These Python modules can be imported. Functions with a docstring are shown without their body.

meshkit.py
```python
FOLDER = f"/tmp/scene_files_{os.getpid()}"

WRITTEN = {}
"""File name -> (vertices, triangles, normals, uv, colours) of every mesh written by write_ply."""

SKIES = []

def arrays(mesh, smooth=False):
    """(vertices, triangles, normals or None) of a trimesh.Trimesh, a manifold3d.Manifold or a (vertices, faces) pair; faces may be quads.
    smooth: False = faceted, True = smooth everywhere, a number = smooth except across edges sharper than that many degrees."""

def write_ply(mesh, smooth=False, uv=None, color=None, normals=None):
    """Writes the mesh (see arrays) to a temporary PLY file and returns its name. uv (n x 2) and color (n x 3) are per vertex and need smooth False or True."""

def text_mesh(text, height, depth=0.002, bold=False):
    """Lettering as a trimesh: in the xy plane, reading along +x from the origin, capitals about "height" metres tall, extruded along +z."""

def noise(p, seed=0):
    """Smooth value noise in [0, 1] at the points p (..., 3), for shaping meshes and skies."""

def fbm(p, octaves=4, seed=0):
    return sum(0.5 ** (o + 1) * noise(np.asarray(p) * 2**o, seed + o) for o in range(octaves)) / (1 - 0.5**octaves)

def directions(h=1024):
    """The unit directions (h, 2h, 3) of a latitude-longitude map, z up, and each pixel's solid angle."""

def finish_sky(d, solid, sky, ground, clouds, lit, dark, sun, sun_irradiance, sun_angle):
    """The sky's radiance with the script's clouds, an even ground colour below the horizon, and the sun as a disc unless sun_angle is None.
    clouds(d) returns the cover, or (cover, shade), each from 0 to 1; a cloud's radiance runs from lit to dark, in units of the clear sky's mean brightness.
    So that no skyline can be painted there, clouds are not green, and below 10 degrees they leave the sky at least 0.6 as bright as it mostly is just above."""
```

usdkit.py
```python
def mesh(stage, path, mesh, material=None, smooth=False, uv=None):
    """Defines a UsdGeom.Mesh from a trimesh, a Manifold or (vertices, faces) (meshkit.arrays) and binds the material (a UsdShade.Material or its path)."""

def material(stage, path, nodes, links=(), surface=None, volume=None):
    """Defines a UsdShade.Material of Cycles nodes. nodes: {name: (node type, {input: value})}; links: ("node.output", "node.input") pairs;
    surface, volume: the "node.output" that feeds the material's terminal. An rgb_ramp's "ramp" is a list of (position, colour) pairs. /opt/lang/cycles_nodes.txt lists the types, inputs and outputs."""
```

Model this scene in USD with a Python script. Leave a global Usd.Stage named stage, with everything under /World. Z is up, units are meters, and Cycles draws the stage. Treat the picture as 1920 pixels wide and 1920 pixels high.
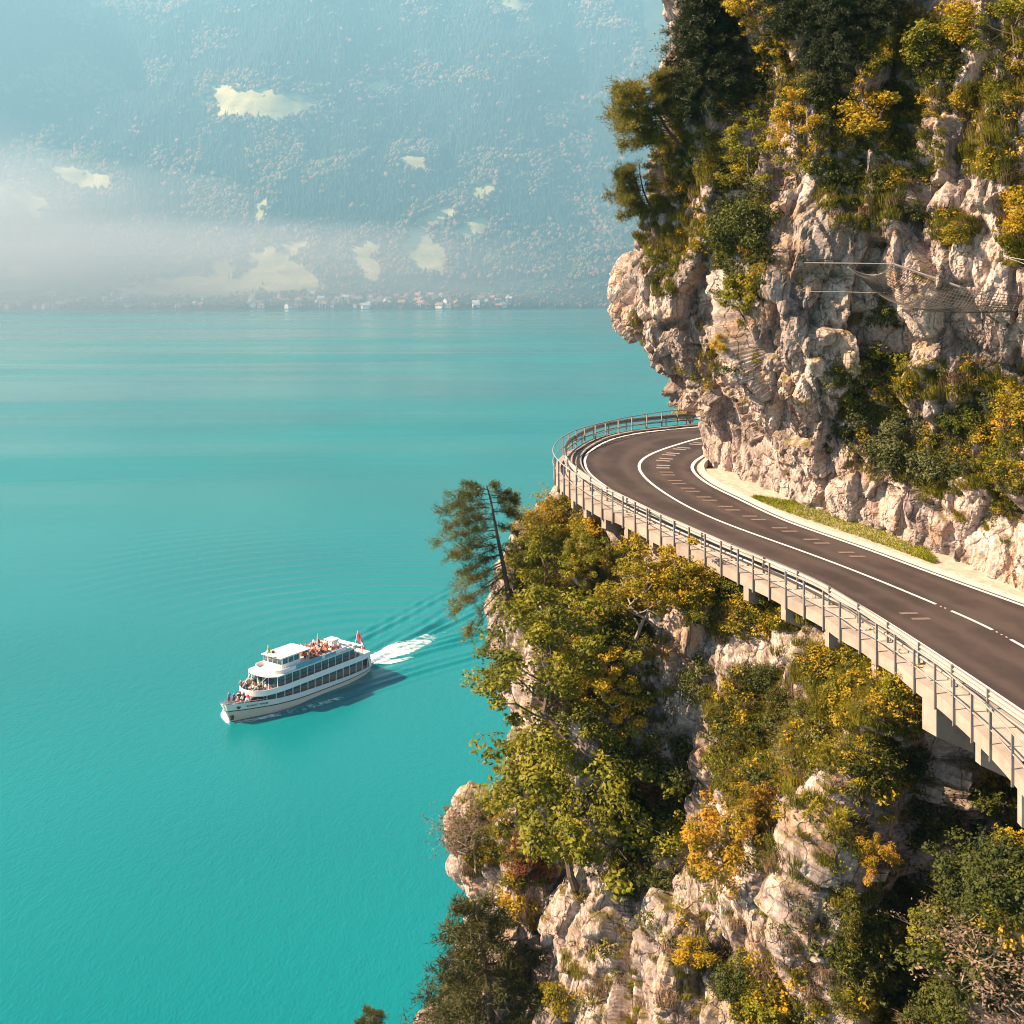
import math, random
import numpy as np, trimesh, usdkit, meshkit
import manifold3d as m3
from scipy.interpolate import CubicSpline, PchipInterpolator
from scipy.spatial import cKDTree
from pxr import Usd, UsdGeom, UsdLux, UsdShade, Gf, Sdf, Vt

stage = Usd.Stage.CreateInMemory()
UsdGeom.SetStageUpAxis(stage, UsdGeom.Tokens.z)
UsdGeom.SetStageMetersPerUnit(stage, 1.0)
W = UsdGeom.Xform.Define(stage, '/World'); stage.SetDefaultPrim(W.GetPrim())
UsdGeom.Scope.Define(stage, '/World/Looks')
rng = np.random.default_rng(7)

# ------------------------------------------------------------------ camera, sky, sun, exposure
F, HZ, CZ = 2200.0, 520.0, 90.0          # focal length and horizon row in photo pixels, camera height above the lake
EXPOSURE = 1.92
SUN_I, SKY_S = 1.25, 0.05
SUN_AZ = np.array([-0.985, -0.09]); SUN_AZ /= np.linalg.norm(SUN_AZ)
SUN_EL = math.radians(37)
HAZE_D = 0.6e-4
cam = UsdGeom.Camera.Define(stage, '/World/camera')
cam.AddTranslateOp().Set(Gf.Vec3d(0, 0, CZ)); cam.AddRotateXOp().Set(90)
cam.CreateHorizontalApertureAttr(36.0); cam.CreateVerticalApertureAttr(36.0)
cam.CreateFocalLengthAttr(36.0 * F / 1920)
cam.CreateVerticalApertureOffsetAttr(-36.0 * (960 - HZ) / 1920)
cam.CreateClippingRangeAttr(Gf.Vec2f(1, 30000))
cam.CreateExposureAttr(EXPOSURE)
to_sun = np.array([*(SUN_AZ * math.cos(SUN_EL)), math.sin(SUN_EL)])
sun = UsdLux.DistantLight.Define(stage, '/World/sun')
sun.CreateNormalizeAttr(True); sun.CreateIntensityAttr(SUN_I); sun.CreateAngleAttr(0.5); sun.CreateColorAttr(Gf.Vec3f(1, .755, .53))
q = Gf.Rotation(Gf.Vec3d(0, 0, 1), Gf.Vec3d(*map(float, to_sun)))
sun.AddTransformOp().Set(Gf.Matrix4d(q, Gf.Vec3d(0, 0, 0)))
sky_m = usdkit.material(stage, '/World/Looks/sky', {
    's': ('sky_texture', {'sky_type': 'single_scattering', 'sun_disc': False, 'sun_elevation': SUN_EL,
                          'sun_rotation': math.atan2(SUN_AZ[0], SUN_AZ[1]), 'altitude': 560.0, 'aerosol_density': 1.6}),
    'b': ('background_shader', {'strength': SKY_S})}, [('s.color', 'b.color')], surface='b.background')
dome = UsdLux.DomeLight.Define(stage, '/World/sky')
UsdShade.MaterialBindingAPI.Apply(dome.GetPrim()).Bind(sky_m)
dome.GetPrim().SetCustomDataByKey('kind', 'structure'); dome.GetPrim().SetCustomDataByKey('label', 'hazy daylight sky')

# ------------------------------------------------------------------ helpers
def P(px, py, Y):
    return np.array([(px - 960) / F * Y, Y, CZ - (py - HZ) / F * Y])
def pix(p):
    p = np.atleast_2d(p)
    return np.c_[960 + F * p[:, 0] / p[:, 1], HZ + F * (CZ - p[:, 2]) / p[:, 1]]
taken = {}
def path(name, parent=None):
    base = (str(parent.GetPath()) if parent is not None else '/World') + '/' + name
    n = taken.get(base, 0); taken[base] = n + 1
    return base if n == 0 else f'{base}_{n:03d}'
def tag(prim, label=None, cat=None, group=None, kind=None):
    for k, v in (('label', label), ('category', cat), ('group', group), ('kind', kind)):
        if v: prim.SetCustomDataByKey(k, v)
    return prim
def obj(name, mesh, mat, parent=None, smooth=False, **t):
    p = usdkit.mesh(stage, path(name, parent), mesh, mat, smooth=smooth).GetPrim()
    return tag(p, **t)
def xf(name, parent=None, M=None, **t):
    x = UsdGeom.Xform.Define(stage, path(name, parent))
    if M is not None: x.AddTransformOp().Set(Gf.Matrix4d(*np.asarray(M, float).T.ravel().tolist()))
    return tag(x.GetPrim(), **t)
def copy(src, M, name=None, **t):
    x = xf(name or src.GetName().rstrip('0123456789').rstrip('_'), None, M)
    x.GetReferences().AddInternalReference(src.GetPath())
    for k in ('label', 'category', 'group', 'kind'):
        x.ClearCustomDataByKey(k)
    tag(x, **t)
    x.SetInstanceable(True)
    return x
def TRS(loc, rz=0.0, s=1.0, tilt=(0, 0)):
    s = np.broadcast_to(s, 3)
    cz, sz = math.cos(rz), math.sin(rz)
    R = np.array([[cz, -sz, 0], [sz, cz, 0], [0, 0, 1.0]])
    ax, ay = tilt
    Rx = np.array([[1, 0, 0], [0, math.cos(ax), -math.sin(ax)], [0, math.sin(ax), math.cos(ax)]])
    Ry = np.array([[math.cos(ay), 0, math.sin(ay)], [0, 1, 0], [-math.sin(ay), 0, math.cos(ay)]])
    M = np.eye(4); M[:3, :3] = Ry @ Rx @ R @ np.diag(s); M[:3, 3] = loc
    return M
def box(c, s, rz=0.0):
    b = trimesh.creation.box(extents=s)
    if rz: b.apply_transform(trimesh.transformations.rotation_matrix(rz, [0, 0, 1]))
    b.apply_translation(c); return b
def cat(ms): return trimesh.util.concatenate(ms)
def tube(pts, r, sides=6, cap=True):
    p = np.asarray(pts, float); r = np.broadcast_to(r, len(p))
    t = np.gradient(p, axis=0); t /= np.linalg.norm(t, axis=1, keepdims=True) + 1e-9
    ref = np.array([0, 0, 1.0]) if abs(t[:, 2].mean()) < .85 else np.array([1.0, 0, 0])
    a = np.cross(t, ref); a /= np.linalg.norm(a, axis=1, keepdims=True) + 1e-9
    b = np.cross(t, a); an = np.arange(sides) * 2 * np.pi / sides
    v = (p[:, None] + r[:, None, None] * (np.cos(an)[None, :, None] * a[:, None] + np.sin(an)[None, :, None] * b[:, None])).reshape(-1, 3)
    i, j = np.meshgrid(np.arange(len(p) - 1), np.arange(sides), indexing='ij')
    k = (j + 1) % sides
    f = np.stack([i * sides + j, (i + 1) * sides + j, (i + 1) * sides + k, i * sides + k], -1).reshape(-1, 4)
    f = np.vstack([f[:, [0, 1, 2]], f[:, [0, 2, 3]]])
    if cap:
        n = len(v); v = np.vstack([v, p[0], p[-1]]); jj = np.arange(sides); kk = (jj + 1) % sides
        o = (len(p) - 1) * sides
        f = np.vstack([f, np.c_[np.full(sides, n), jj, kk], np.c_[np.full(sides, n + 1), o + kk, o + jj]])
    return trimesh.Trimesh(v, f, process=False)
def sweep(plan, zs, prof, closed=True):
    """prof: list of (offset along outward normal, dz); plan (N,2), zs (N,) -> swept solid."""
    n = normals2(plan); prof = np.asarray(prof, float); m = len(prof)
    v = np.concatenate([np.c_[plan + n * o, zs + dz] for o, dz in prof]).reshape(m, -1, 3).transpose(1, 0, 2)
    N = len(plan); v = v.reshape(-1, 3)
    i, j = np.meshgrid(np.arange(N - 1), np.arange(m if closed else m - 1), indexing='ij'); k = (j + 1) % m
    f = np.stack([i * m + j, i * m + k, (i + 1) * m + k, (i + 1) * m + j], -1).reshape(-1, 4)
    f = np.vstack([f[:, [0, 1, 2]], f[:, [0, 2, 3]]])
    if closed:
        for s in (0, (N - 1) * m):
            f = np.vstack([f, [[s, s + q_, s + q_ + 1] for q_ in range(1, m - 1)]])
    t = trimesh.Trimesh(v, f, process=False)
    if closed: trimesh.repair.fix_normals(t)
    return t
def normals2(c):
    t = np.gradient(c, axis=0); t /= np.linalg.norm(t, axis=1, keepdims=True)
    return np.c_[t[:, 1], -t[:, 0]] * OUT
OUT = 1.0
def resample(c, n):
    s = np.r_[0, np.cumsum(np.linalg.norm(np.diff(c, axis=0), axis=1))]
    return np.c_[[np.interp(np.linspace(0, s[-1], n), s, c[:, k]) for k in range(c.shape[1])]].T
def strip(a, b, za, zb):
    n = len(a); v = np.vstack([np.c_[a, za], np.c_[b, zb]]); i = np.arange(n - 1)
    f = np.vstack([np.c_[i, i + n, i + 1], np.c_[i + 1, i + n, i + n + 1]])
    t = trimesh.Trimesh(v, f, process=False)
    if t.face_normals[:, 2].mean() < 0: t.invert()
    return t
def grid_faces(nu, nv):
    i, j = np.meshgrid(np.arange(nu - 1), np.arange(nv - 1), indexing='ij')
    f = np.stack([i * nv + j, (i + 1) * nv + j, (i + 1) * nv + j + 1, i * nv + j + 1], -1).reshape(-1, 4)
    return np.vstack([f[:, [0, 1, 2]], f[:, [0, 2, 3]]])

# ------------------------------------------------------------------ materials
def plain(name, col, rough=.6, metal=0.0, var=.12, scale=3.0, bump=0.0, spec=.4):
    c = np.array(col, float)
    nodes = {'g': ('geometry', {}), 'n': ('noise_texture', {'scale': scale, 'detail': 6.0, 'roughness': .6}),
             'r': ('rgb_ramp', {'ramp': [(.25, c * (1 - var)), (.75, np.minimum(c * (1 + var), 1))]}),
             'p': ('principled_bsdf', {'roughness': rough, 'metallic': metal, 'specular_ior_level': spec})}
    links = [('g.position', 'n.vector'), ('n.fac', 'r.fac'), ('r.color', 'p.base_color')]
    if bump:
        nodes['b'] = ('bump', {'strength': 1.0, 'distance': bump}); links += [('n.fac', 'b.height'), ('b.normal', 'p.normal')]
    return usdkit.material(stage, '/World/Looks/' + name, nodes, links, surface='p.BSDF')
def leafy(name, stops, trans=.35, noise_scale=.5, mixamt=.55, tcol=None):
    """leaf colour runs over stops by leaf and by clump; some light passes through."""
    nodes = {'g': ('geometry', {}), 'o': ('object_info', {}), 'n': ('noise_texture', {'scale': noise_scale, 'detail': 3.0}),
             'm': ('mix_float', {'fac': mixamt}), 'mr': ('map_range', {'from_min': .3, 'from_max': .7}),
             'ad': ('math', {'math_type': 'multiply_add', 'value2': .34}), 'su': ('math', {'math_type': 'subtract', 'value2': .17}),
             'r': ('rgb_ramp', {'ramp': stops}),
             'd': ('principled_bsdf', {'roughness': .6, 'specular_ior_level': .25}), 't': ('translucent_bsdf', {}),
             'x': ('mix_closure', {'fac': trans})}
    links = [('g.position', 'n.vector'), ('n.fac', 'mr.value'), ('g.random_per_island', 'm.a'), ('mr.result', 'm.b'),
             ('o.random', 'ad.value1'), ('m.result', 'ad.value3'), ('ad.value', 'su.value1'), ('su.value', 'r.fac'), ('r.color', 'd.base_color'), ('r.color', 't.color'),
             ('d.BSDF', 'x.closure1'), ('t.BSDF', 'x.closure2')]
    return usdkit.material(stage, '/World/Looks/' + name, nodes, links, surface='x.closure')

def rock_material(name):
    N = {'g': ('geometry', {}),
         'n1': ('noise_texture', {'scale': .22, 'detail': 6.0, 'roughness': .62, 'distortion': .6}),
         'n2': ('noise_texture', {'scale': 1.6, 'detail': 8.0, 'roughness': .65}),
         'map': ('mapping', {'scale': (1.0, 1.0, .16)}), 'n3': ('noise_texture', {'scale': 1.5, 'detail': 6.0, 'roughness': .6, 'distortion': .4}),
         'n4': ('noise_texture', {'scale': .45, 'detail': 4.0}),
         'base': ('rgb_ramp', {'ramp': [(.28, (.15, .125, .116)), (.42, (.29, .23, .206)), (.54, (.43, .34, .298)), (.72, (.59, .495, .44))]}),
         'or': ('rgb_ramp', {'ramp': [(.52, (0, 0, 0)), (.68, (1, 1, 1))]}),
         'mor': ('mix', {'mix_type': 'mix', 'color2': (.44, .24, .12)}), 'orf': ('math', {'math_type': 'multiply', 'value2': .5}),
         'st': ('rgb_ramp', {'ramp': [(.36, (.38, .38, .40)), (.48, (1, 1, 1)), (.62, (1, 1, 1)), (.72, (1.25, 1.22, 1.2))]}),
         'mst': ('mix', {'mix_type': 'multiply', 'fac': .8}),
         'fine': ('noise_texture', {'scale': 7.0, 'detail': 8.0, 'roughness': .7}),
         'fr': ('rgb_ramp', {'ramp': [(.32, (.34, .32, .30)), (.5, (.85, .84, .83)), (.62, (1.1, 1.1, 1.1))]}), 'mf': ('mix', {'mix_type': 'multiply', 'fac': .8}),
         'sep': ('separate_xyz', {}), 'nz': ('map_range', {'from_min': .35, 'from_max': .75, 'clamp': True}),
         'mossn': ('math', {'math_type': 'multiply'}), 'mr4': ('map_range', {'from_min': .4, 'from_max': .6, 'clamp': True}),
         'moss': ('mix', {'mix_type': 'mix', 'color2': (.11, .085, .025)}),
         'mv': ('mapping', {'scale': (.9, .9, .42)}), 'wv': ('noise_texture', {'scale': 1.3, 'detail': 3.0}), 'av': ('mix', {'mix_type': 'linear_light', 'fac': .35}),
         'vo': ('voronoi_texture', {'feature': 'distance_to_edge', 'scale': 1.0}), 'vr': ('map_range', {'from_min': .0, 'from_max': .035, 'clamp': True}),
         'vm': ('map_range', {'from_min': .0, 'from_max': 1.0, 'to_min': .5, 'to_max': 1.0}), 'mvc': ('mix', {'mix_type': 'multiply', 'fac': .9}), 'cv': ('combine_color', {}),
         'vc': ('voronoi_texture', {'feature': 'f1', 'scale': 2.6}), 'sc': ('separate_color', {}), 'tc': ('map_range', {'from_min': 0.0, 'from_max': 1.0, 'to_min': .74, 'to_max': 1.14}), 'ct': ('combine_color', {}), 'mtc': ('mix', {'mix_type': 'multiply', 'fac': .9}),
         'b1': ('bump', {'strength': .8, 'distance': .06}), 'b2': ('bump', {'strength': .9, 'distance': .05}),
         'p': ('principled_bsdf', {'roughness': .9, 'specular_ior_level': .15})}
    L = [('g.position', x + '.vector') for x in ('n1', 'n2', 'n4', 'fine', 'map')] + [('map.vector', 'n3.vector'),
         ('n1.fac', 'base.fac'), ('n4.fac', 'or.fac'), ('or.color', 'orf.value1'), ('orf.value', 'mor.fac'), ('base.color', 'mor.color1'),
         ('n3.fac', 'st.fac'), ('mor.color', 'mst.color1'), ('st.color', 'mst.color2'), ('fine.fac', 'fr.fac'), ('mst.color', 'mf.color1'), ('fr.color', 'mf.color2'),
         ('g.normal', 'sep.vector'), ('sep.z', 'nz.value'), ('n2.fac', 'mr4.value'), ('nz.result', 'mossn.value1'), ('mr4.result', 'mossn.value2'), ('mossn.value', 'moss.fac'),
         ('mvc.color', 'moss.color1'), ('moss.color', 'p.base_color'), ('g.position', 'mv.vector'), ('g.position', 'wv.vector'), ('mv.vector', 'av.color1'), ('wv.color', 'av.color2'), ('av.color', 'vo.vector'), ('vo.distance', 'vr.value'), ('av.color', 'vc.vector'), ('vc.color', 'sc.color'), ('sc.r', 'tc.value'), ('tc.result', 'ct.r'), ('tc.result', 'ct.g'), ('tc.result', 'ct.b'),
         ('vr.result', 'vm.value'), ('vm.result', 'cv.r'), ('vm.result', 'cv.g'), ('vm.result', 'cv.b'), ('mf.color', 'mtc.color1'), ('ct.color', 'mtc.color2'), ('mtc.color', 'mvc.color1'), ('cv.color', 'mvc.color2'), ('vr.result', 'b1.height'), ('fine.fac', 'b2.height'), ('b1.normal', 'b2.normal'), ('b2.normal', 'p.normal')]
    return usdkit.material(stage, '/World/Looks/' + name, N, L, surface='p.BSDF')
ROCK = rock_material('limestone')
CONCRETE = plain('concrete', (.24, .195, .16), .88, var=.30, scale=1.1)
CONCRETE_D = plain('weathered_concrete', (.33, .28, .23), .9, var=.3, scale=2.0)
PAINT = plain('white_road_paint', (.62, .57, .53), .75, var=.3, scale=9)
FADED = plain('faded_road_marks', (.15, .105, .085), .8, var=.5, scale=14)
STEEL = plain('galvanised_steel', (.24, .22, .20), .5, .1, var=.15)
STEEL_D = plain('dull_steel', (.17, .155, .145), .6, .1, var=.15)
asph = {'g': ('geometry', {}), 'n': ('noise_texture', {'scale': .35, 'detail': 6.0, 'roughness': .65}), 'f': ('noise_texture', {'scale': 30.0, 'detail': 4.0}), 'a': ('attribute', {'attribute': 'wear'}),
        'w': ('math', {'math_type': 'multiply_add', 'value2': .22}), 'f2': ('math', {'math_type': 'multiply_add', 'value2': .25}),
        'r': ('rgb_ramp', {'ramp': [(.35, (.021, .0145, .0135)), (.62, (.036, .0255, .0225)), (.85, (.058, .042, .036))]}), 'b': ('bump', {'strength': .4, 'distance': .01}),
        'p': ('principled_bsdf', {'roughness': .82, 'specular_ior_level': .3})}
ASPHALT = usdkit.material(stage, '/World/Looks/asphalt', asph, [('g.position', 'n.vector'), ('g.position', 'f.vector'), ('a.fac', 'w.value1'), ('n.fac', 'w.value3'), ('f.fac', 'f2.value1'), ('w.value', 'f2.value3'), ('f2.value', 'r.fac'), ('r.color', 'p.base_color'), ('f.fac', 'b.height'), ('b.normal', 'p.normal')], surface='p.BSDF')
BARK = plain('bark', (.075, .052, .04), .9, var=.3, scale=4)
BARK_L = plain('pale_bark', (.20, .155, .12), .9, var=.3, scale=4)
LEAF_G = leafy('leaf_green_yellow', [(0, (.07, .083, .007)), (.4, (.19, .175, .009)), (.78, (.33, .25, .011)), (1, (.48, .27, .012))])
LEAF_Y = leafy('leaf_yellow', [(0, (.18, .15, .008)), (.4, (.38, .25, .010)), (.75, (.55, .28, .014)), (1, (.58, .22, .02))])
LEAF_O = leafy('leaf_orange', [(0, (.24, .17, .012)), (.4, (.46, .22, .015)), (.75, (.58, .20, .022)), (1, (.54, .13, .03))])
LEAF_R = leafy('leaf_russet', [(0, (.10, .05, .02)), (.5, (.22, .06, .025)), (1, (.30, .10, .04))])
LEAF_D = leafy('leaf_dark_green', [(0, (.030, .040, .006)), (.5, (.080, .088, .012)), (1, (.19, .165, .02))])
NEEDLE = leafy('pine_needles', [(0, (.07, .07, .008)), (.5, (.17, .145, .014)), (1, (.32, .23, .03))], trans=.2)
SPRUCE = leafy('spruce_needles', [(0, (.014, .022, .006)), (.6, (.035, .045, .010)), (1, (.09, .08, .015))], trans=.1)
GRASS = leafy('cliff_grass', [(0, (.085, .09, .010)), (.4, (.19, .165, .014)), (.75, (.31, .22, .03)), (1, (.38, .24, .06))], noise_scale=.35)
GRASS_V = leafy('verge_grass', [(0, (.17, .19, .015)), (.6, (.31, .30, .02)), (1, (.46, .37, .045))])
DRY = leafy('dry_growth', [(0, (.10, .065, .035)), (.5, (.20, .13, .075)), (1, (.30, .21, .13))], trans=.1)
NEEDLE_D = leafy('dark_pine_needles', [(0, (.030, .034, .006)), (.5, (.075, .070, .010)), (1, (.19, .15, .022))], trans=.15)
GREY_G = leafy('grey_green_herb', [(0, (.06, .07, .02)), (.5, (.14, .14, .05)), (1, (.22, .19, .06))])

# ------------------------------------------------------------------ far shore: mountain, wood, meadows, village
SHORE = 3300.0
PROF = PchipInterpolator([-60, 0, 60, 220, 420, 780, 1120, 1420, 1700, 2300], [-12, 0, 6, 40, 105, 420, 860, 1230, 1440, 1470])
def ground_z(x, y):
    x = np.asarray(x, float); y = np.asarray(y, float)
    p = np.stack([x, y, 0 * x], -1)
    shore = SHORE + 60 * (meshkit.fbm(p / 900.0, 3, 3) - .5) + 25 * np.sin(x / 310.0)
    d = y - shore
    rel = np.clip(d / 700, 0, 1.6)
    bumps = (meshkit.fbm(p / 900.0, 5, 11) - .5) * 420 * rel + (meshkit.fbm(p / 260.0, 4, 5) - .5) * 110 * rel
    z = PROF(np.clip(d, -60, 2300)) + np.where(d > 60, bumps * np.clip((d - 60) / 300, 0, 1), 0)
    z += 1100 * np.exp(-((x + 2330) / 250) ** 2 - ((y - 4560) / 330) ** 2)          # spur left of the frame that shades the slope behind it
    z += 60 * np.exp(-((x + 1500) / 260) ** 2 - ((y - 4900) / 500) ** 2)
    return np.minimum(z, 1470 + .02 * z)
gx = np.linspace(-4700, 4200, 300); gy = np.r_[np.linspace(3180, 3700, 40), np.linspace(3720, 5600, 90)]
GX, GY = np.meshgrid(gx, gy, indexing='ij')
GZ = ground_z(GX, GY)
tv = np.c_[GX.ravel(), GY.ravel(), GZ.ravel()]
tf = grid_faces(len(gx), len(gy))
from shapely import Polygon, contains_xy, union_all
MEADOW = union_all([Polygon(p) for p in (
    [(392, 160), (450, 157), (520, 172), (575, 183), (608, 195), (565, 205), (530, 222), (450, 214), (408, 216)],
    [(55, 298), (110, 306), (165, 322), (210, 333), (212, 354), (150, 354), (100, 330)],
    [(-40, 315), (10, 330), (52, 352), (98, 380), (66, 406), (-40, 402)],
    [(210, 548), (330, 524), (400, 490), (470, 474), (560, 498), (585, 512), (600, 540), (420, 552)],
    [(780, 412), (848, 385), (855, 398), (800, 428), (812, 452), (835, 470), (838, 512), (770, 505), (752, 470), (760, 440)],
    [(748, 296), (800, 291), (792, 316), (760, 305)], [(930, 0), (985, -6), (978, 22), (940, 14)], [(468, 384), (500, 380), (488, 412), (472, 402)],
    [(655, 470), (700, 488), (722, 508), (700, 522), (664, 500)], [(538, 455), (572, 450), (576, 466), (545, 466)], [(0, 498), (60, 503), (62, 516), (0, 516)],
    [(680, 162), (732, 148), (740, 163), (700, 174)], [(480, 470), (540, 452), (575, 455), (560, 480), (510, 486)], [(640, 470), (700, 452), (712, 470), (660, 486)], [(860, 430), (905, 405), (920, 425), (870, 450)], [(880, 350), (920, 345), (925, 360), (890, 372)])])
def in_meadow(p):
    q_ = pix(p) + np.c_[meshkit.fbm(p / 70.0, 2, 51) - .5, meshkit.fbm(p / 70.0, 2, 52) - .5] * [18, 9]; return contains_xy(MEADOW, q_[:, 0], q_[:, 1])
gm = usdkit.material(stage, '/World/Looks/hillside', {
    'g': ('geometry', {}), 'a': ('attribute', {'attribute': 'meadow'}), 'n': ('noise_texture', {'scale': .012, 'detail': 6.0}),
    'fo': ('rgb_ramp', {'ramp': [(.3, (.016, .026, .014)), (.7, (.05, .05, .022))]}), 'me': ('rgb_ramp', {'ramp': [(.3, (.26, .26, .09)), (.7, (.42, .38, .18))]}),
    'm': ('mix', {}), 'p': ('principled_bsdf', {'roughness': .95, 'specular_ior_level': .1})},
    [('g.position', 'n.vector'), ('n.fac', 'fo.fac'), ('n.fac', 'me.fac'), ('fo.color', 'm.color1'), ('me.color', 'm.color2'), ('a.fac', 'm.fac'), ('m.color', 'p.base_color')], surface='p.BSDF')
# meadows as their own fine sheet in the hillside's mesh: refine the visible part
vis = (np.abs(GX) < 1e9)
hill = trimesh.Trimesh(tv, tf, process=False)
hp = usdkit.mesh(stage, path('mountain'), hill, gm, smooth=True)
tag(hp.GetPrim(), 'steep wooded mountainside across the lake', None, None, 'structure')
UsdGeom.PrimvarsAPI(hp).CreatePrimvar('meadow', Sdf.ValueTypeNames.FloatArray, 'vertex').Set(Vt.FloatArray.FromNumpy(np.zeros(len(tv), np.float32)))
# open meadows: turf sheets following the slope, one per clearing
mead_m = usdkit.material(stage, '/World/Looks/meadow_turf', {
    'g': ('geometry', {}), 'mp': ('mapping', {'scale': (.004, .012, .02)}), 'n': ('noise_texture', {'scale': 1.0, 'detail': 6.0}),
    'me': ('rgb_ramp', {'ramp': [(.3, (.19, .155, .06)), (.45, (.31, .255, .11)), (.7, (.44, .36, .18))]}), 'p': ('principled_bsdf', {'roughness': .95, 'specular_ior_level': .1})},
    [('g.position', 'mp.vector'), ('mp.vector', 'n.vector'), ('n.fac', 'me.fac'), ('me.color', 'p.base_color')], surface='p.BSDF')
def ray_ground(px, py):
    """first hit of pixel rays with the mountain, by marching."""
    px = np.asarray(px, float); py = np.asarray(py, float)
    hit = np.full(len(px), np.nan); Y = np.full(len(px), 3240.0)
    for _ in range(430):
        x = (px - 960) / F * Y; z = CZ - (py - HZ) / F * Y
        g = ground_z(x, Y); new = np.isnan(hit) & (g >= z); hit[new] = Y[new]; Y = np.where(np.isnan(hit), Y + 8, Y)
        if not np.isnan(hit).any(): break
    return hit
for poly, lab in zip(MEADOW.geoms, range(99)):
    x0, y0, x1, y1 = poly.buffer(10).bounds
    nx, ny = max(int((x1 - x0) / 4), 4), max(int((y1 - y0) / 2.5), 4)
    ax, ay = np.meshgrid(np.linspace(x0, x1, nx), np.linspace(y0, y1, ny), indexing='ij')
    Yh = ray_ground(ax.ravel(), ay.ravel()); ok = ~np.isnan(Yh)
    Yh = np.where(ok, Yh, 5000)
    X = (ax.ravel() - 960) / F * Yh; Z = ground_z(X, Yh) + 2.5
    f = grid_faces(nx, ny); c = np.c_[ax.ravel(), ay.ravel()][f].mean(1)
    Yf = Yh[f]; keep = contains_xy(poly.buffer(9), c[:, 0], c[:, 1]) & ok[f].all(1) & (np.ptp(Yf, axis=1) < 160)
    if keep.sum() < 4: continue
    cx, cy = poly.centroid.coords[0]
    obj('meadow', trimesh.Trimesh(np.c_[X, Yh, Z], f[keep], process=True), mead_m, None, True, kind='structure', label='pale open meadow on the far mountainside')

def cone_tree(r, h, seed):
    rg = np.random.default_rng(seed); parts = []
    for k in range(3):
        z0 = h * (.08 + .27 * k); rr = r * (1 - .27 * k); n = 7
        a = np.arange(n) * 2 * np.pi / n + rg.random(); q_ = rr * (.75 + .5 * rg.random(n))
        v = np.vstack([np.c_[q_ * np.cos(a), q_ * np.sin(a), np.full(n, z0)], [[0, 0, z0 + h * (.42 if k < 2 else .38)]]])
        parts.append(trimesh.Trimesh(v, [[i, (i + 1) % n, n] for i in range(n)], process=False))
    return cat(parts)
def puff_tree(r, h, seed):
    parts = []; rg = np.random.default_rng(seed)
    for k in range(5):
        s = trimesh.creation.icosphere(1, 1.0); s.vertices *= (1 + .5 * (meshkit.noise(s.vertices * 2.2, seed + k) - .5))[:, None]
        s.vertices *= r * (.45 + .25 * rg.random()); s.apply_translation([*(rg.normal(size=2) * r * .42), h * (.45 + .33 * rg.random())]); parts.append(s)
    parts.append(tube([(0, 0, 0), (0, 0, h * .5)], [r * .08, r * .05], 4))
    return cat(parts)
far_cols = {'c': plain('far_conifer', (.022, .036, .026), .95, var=.4, scale=.02), 'g': plain('far_green_crown', (.085, .085, .03), .95, var=.3, scale=.02),
            'o': plain('far_orange_crown', (.19, .085, .05), .95, var=.3, scale=.02), 'y': plain('far_yellow_crown', (.17, .115, .06), .95, var=.3, scale=.02)}
N = 120000
tx = rng.uniform(-2600, 520, N); ty = 3290 + 1750 * rng.random(N)
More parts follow.
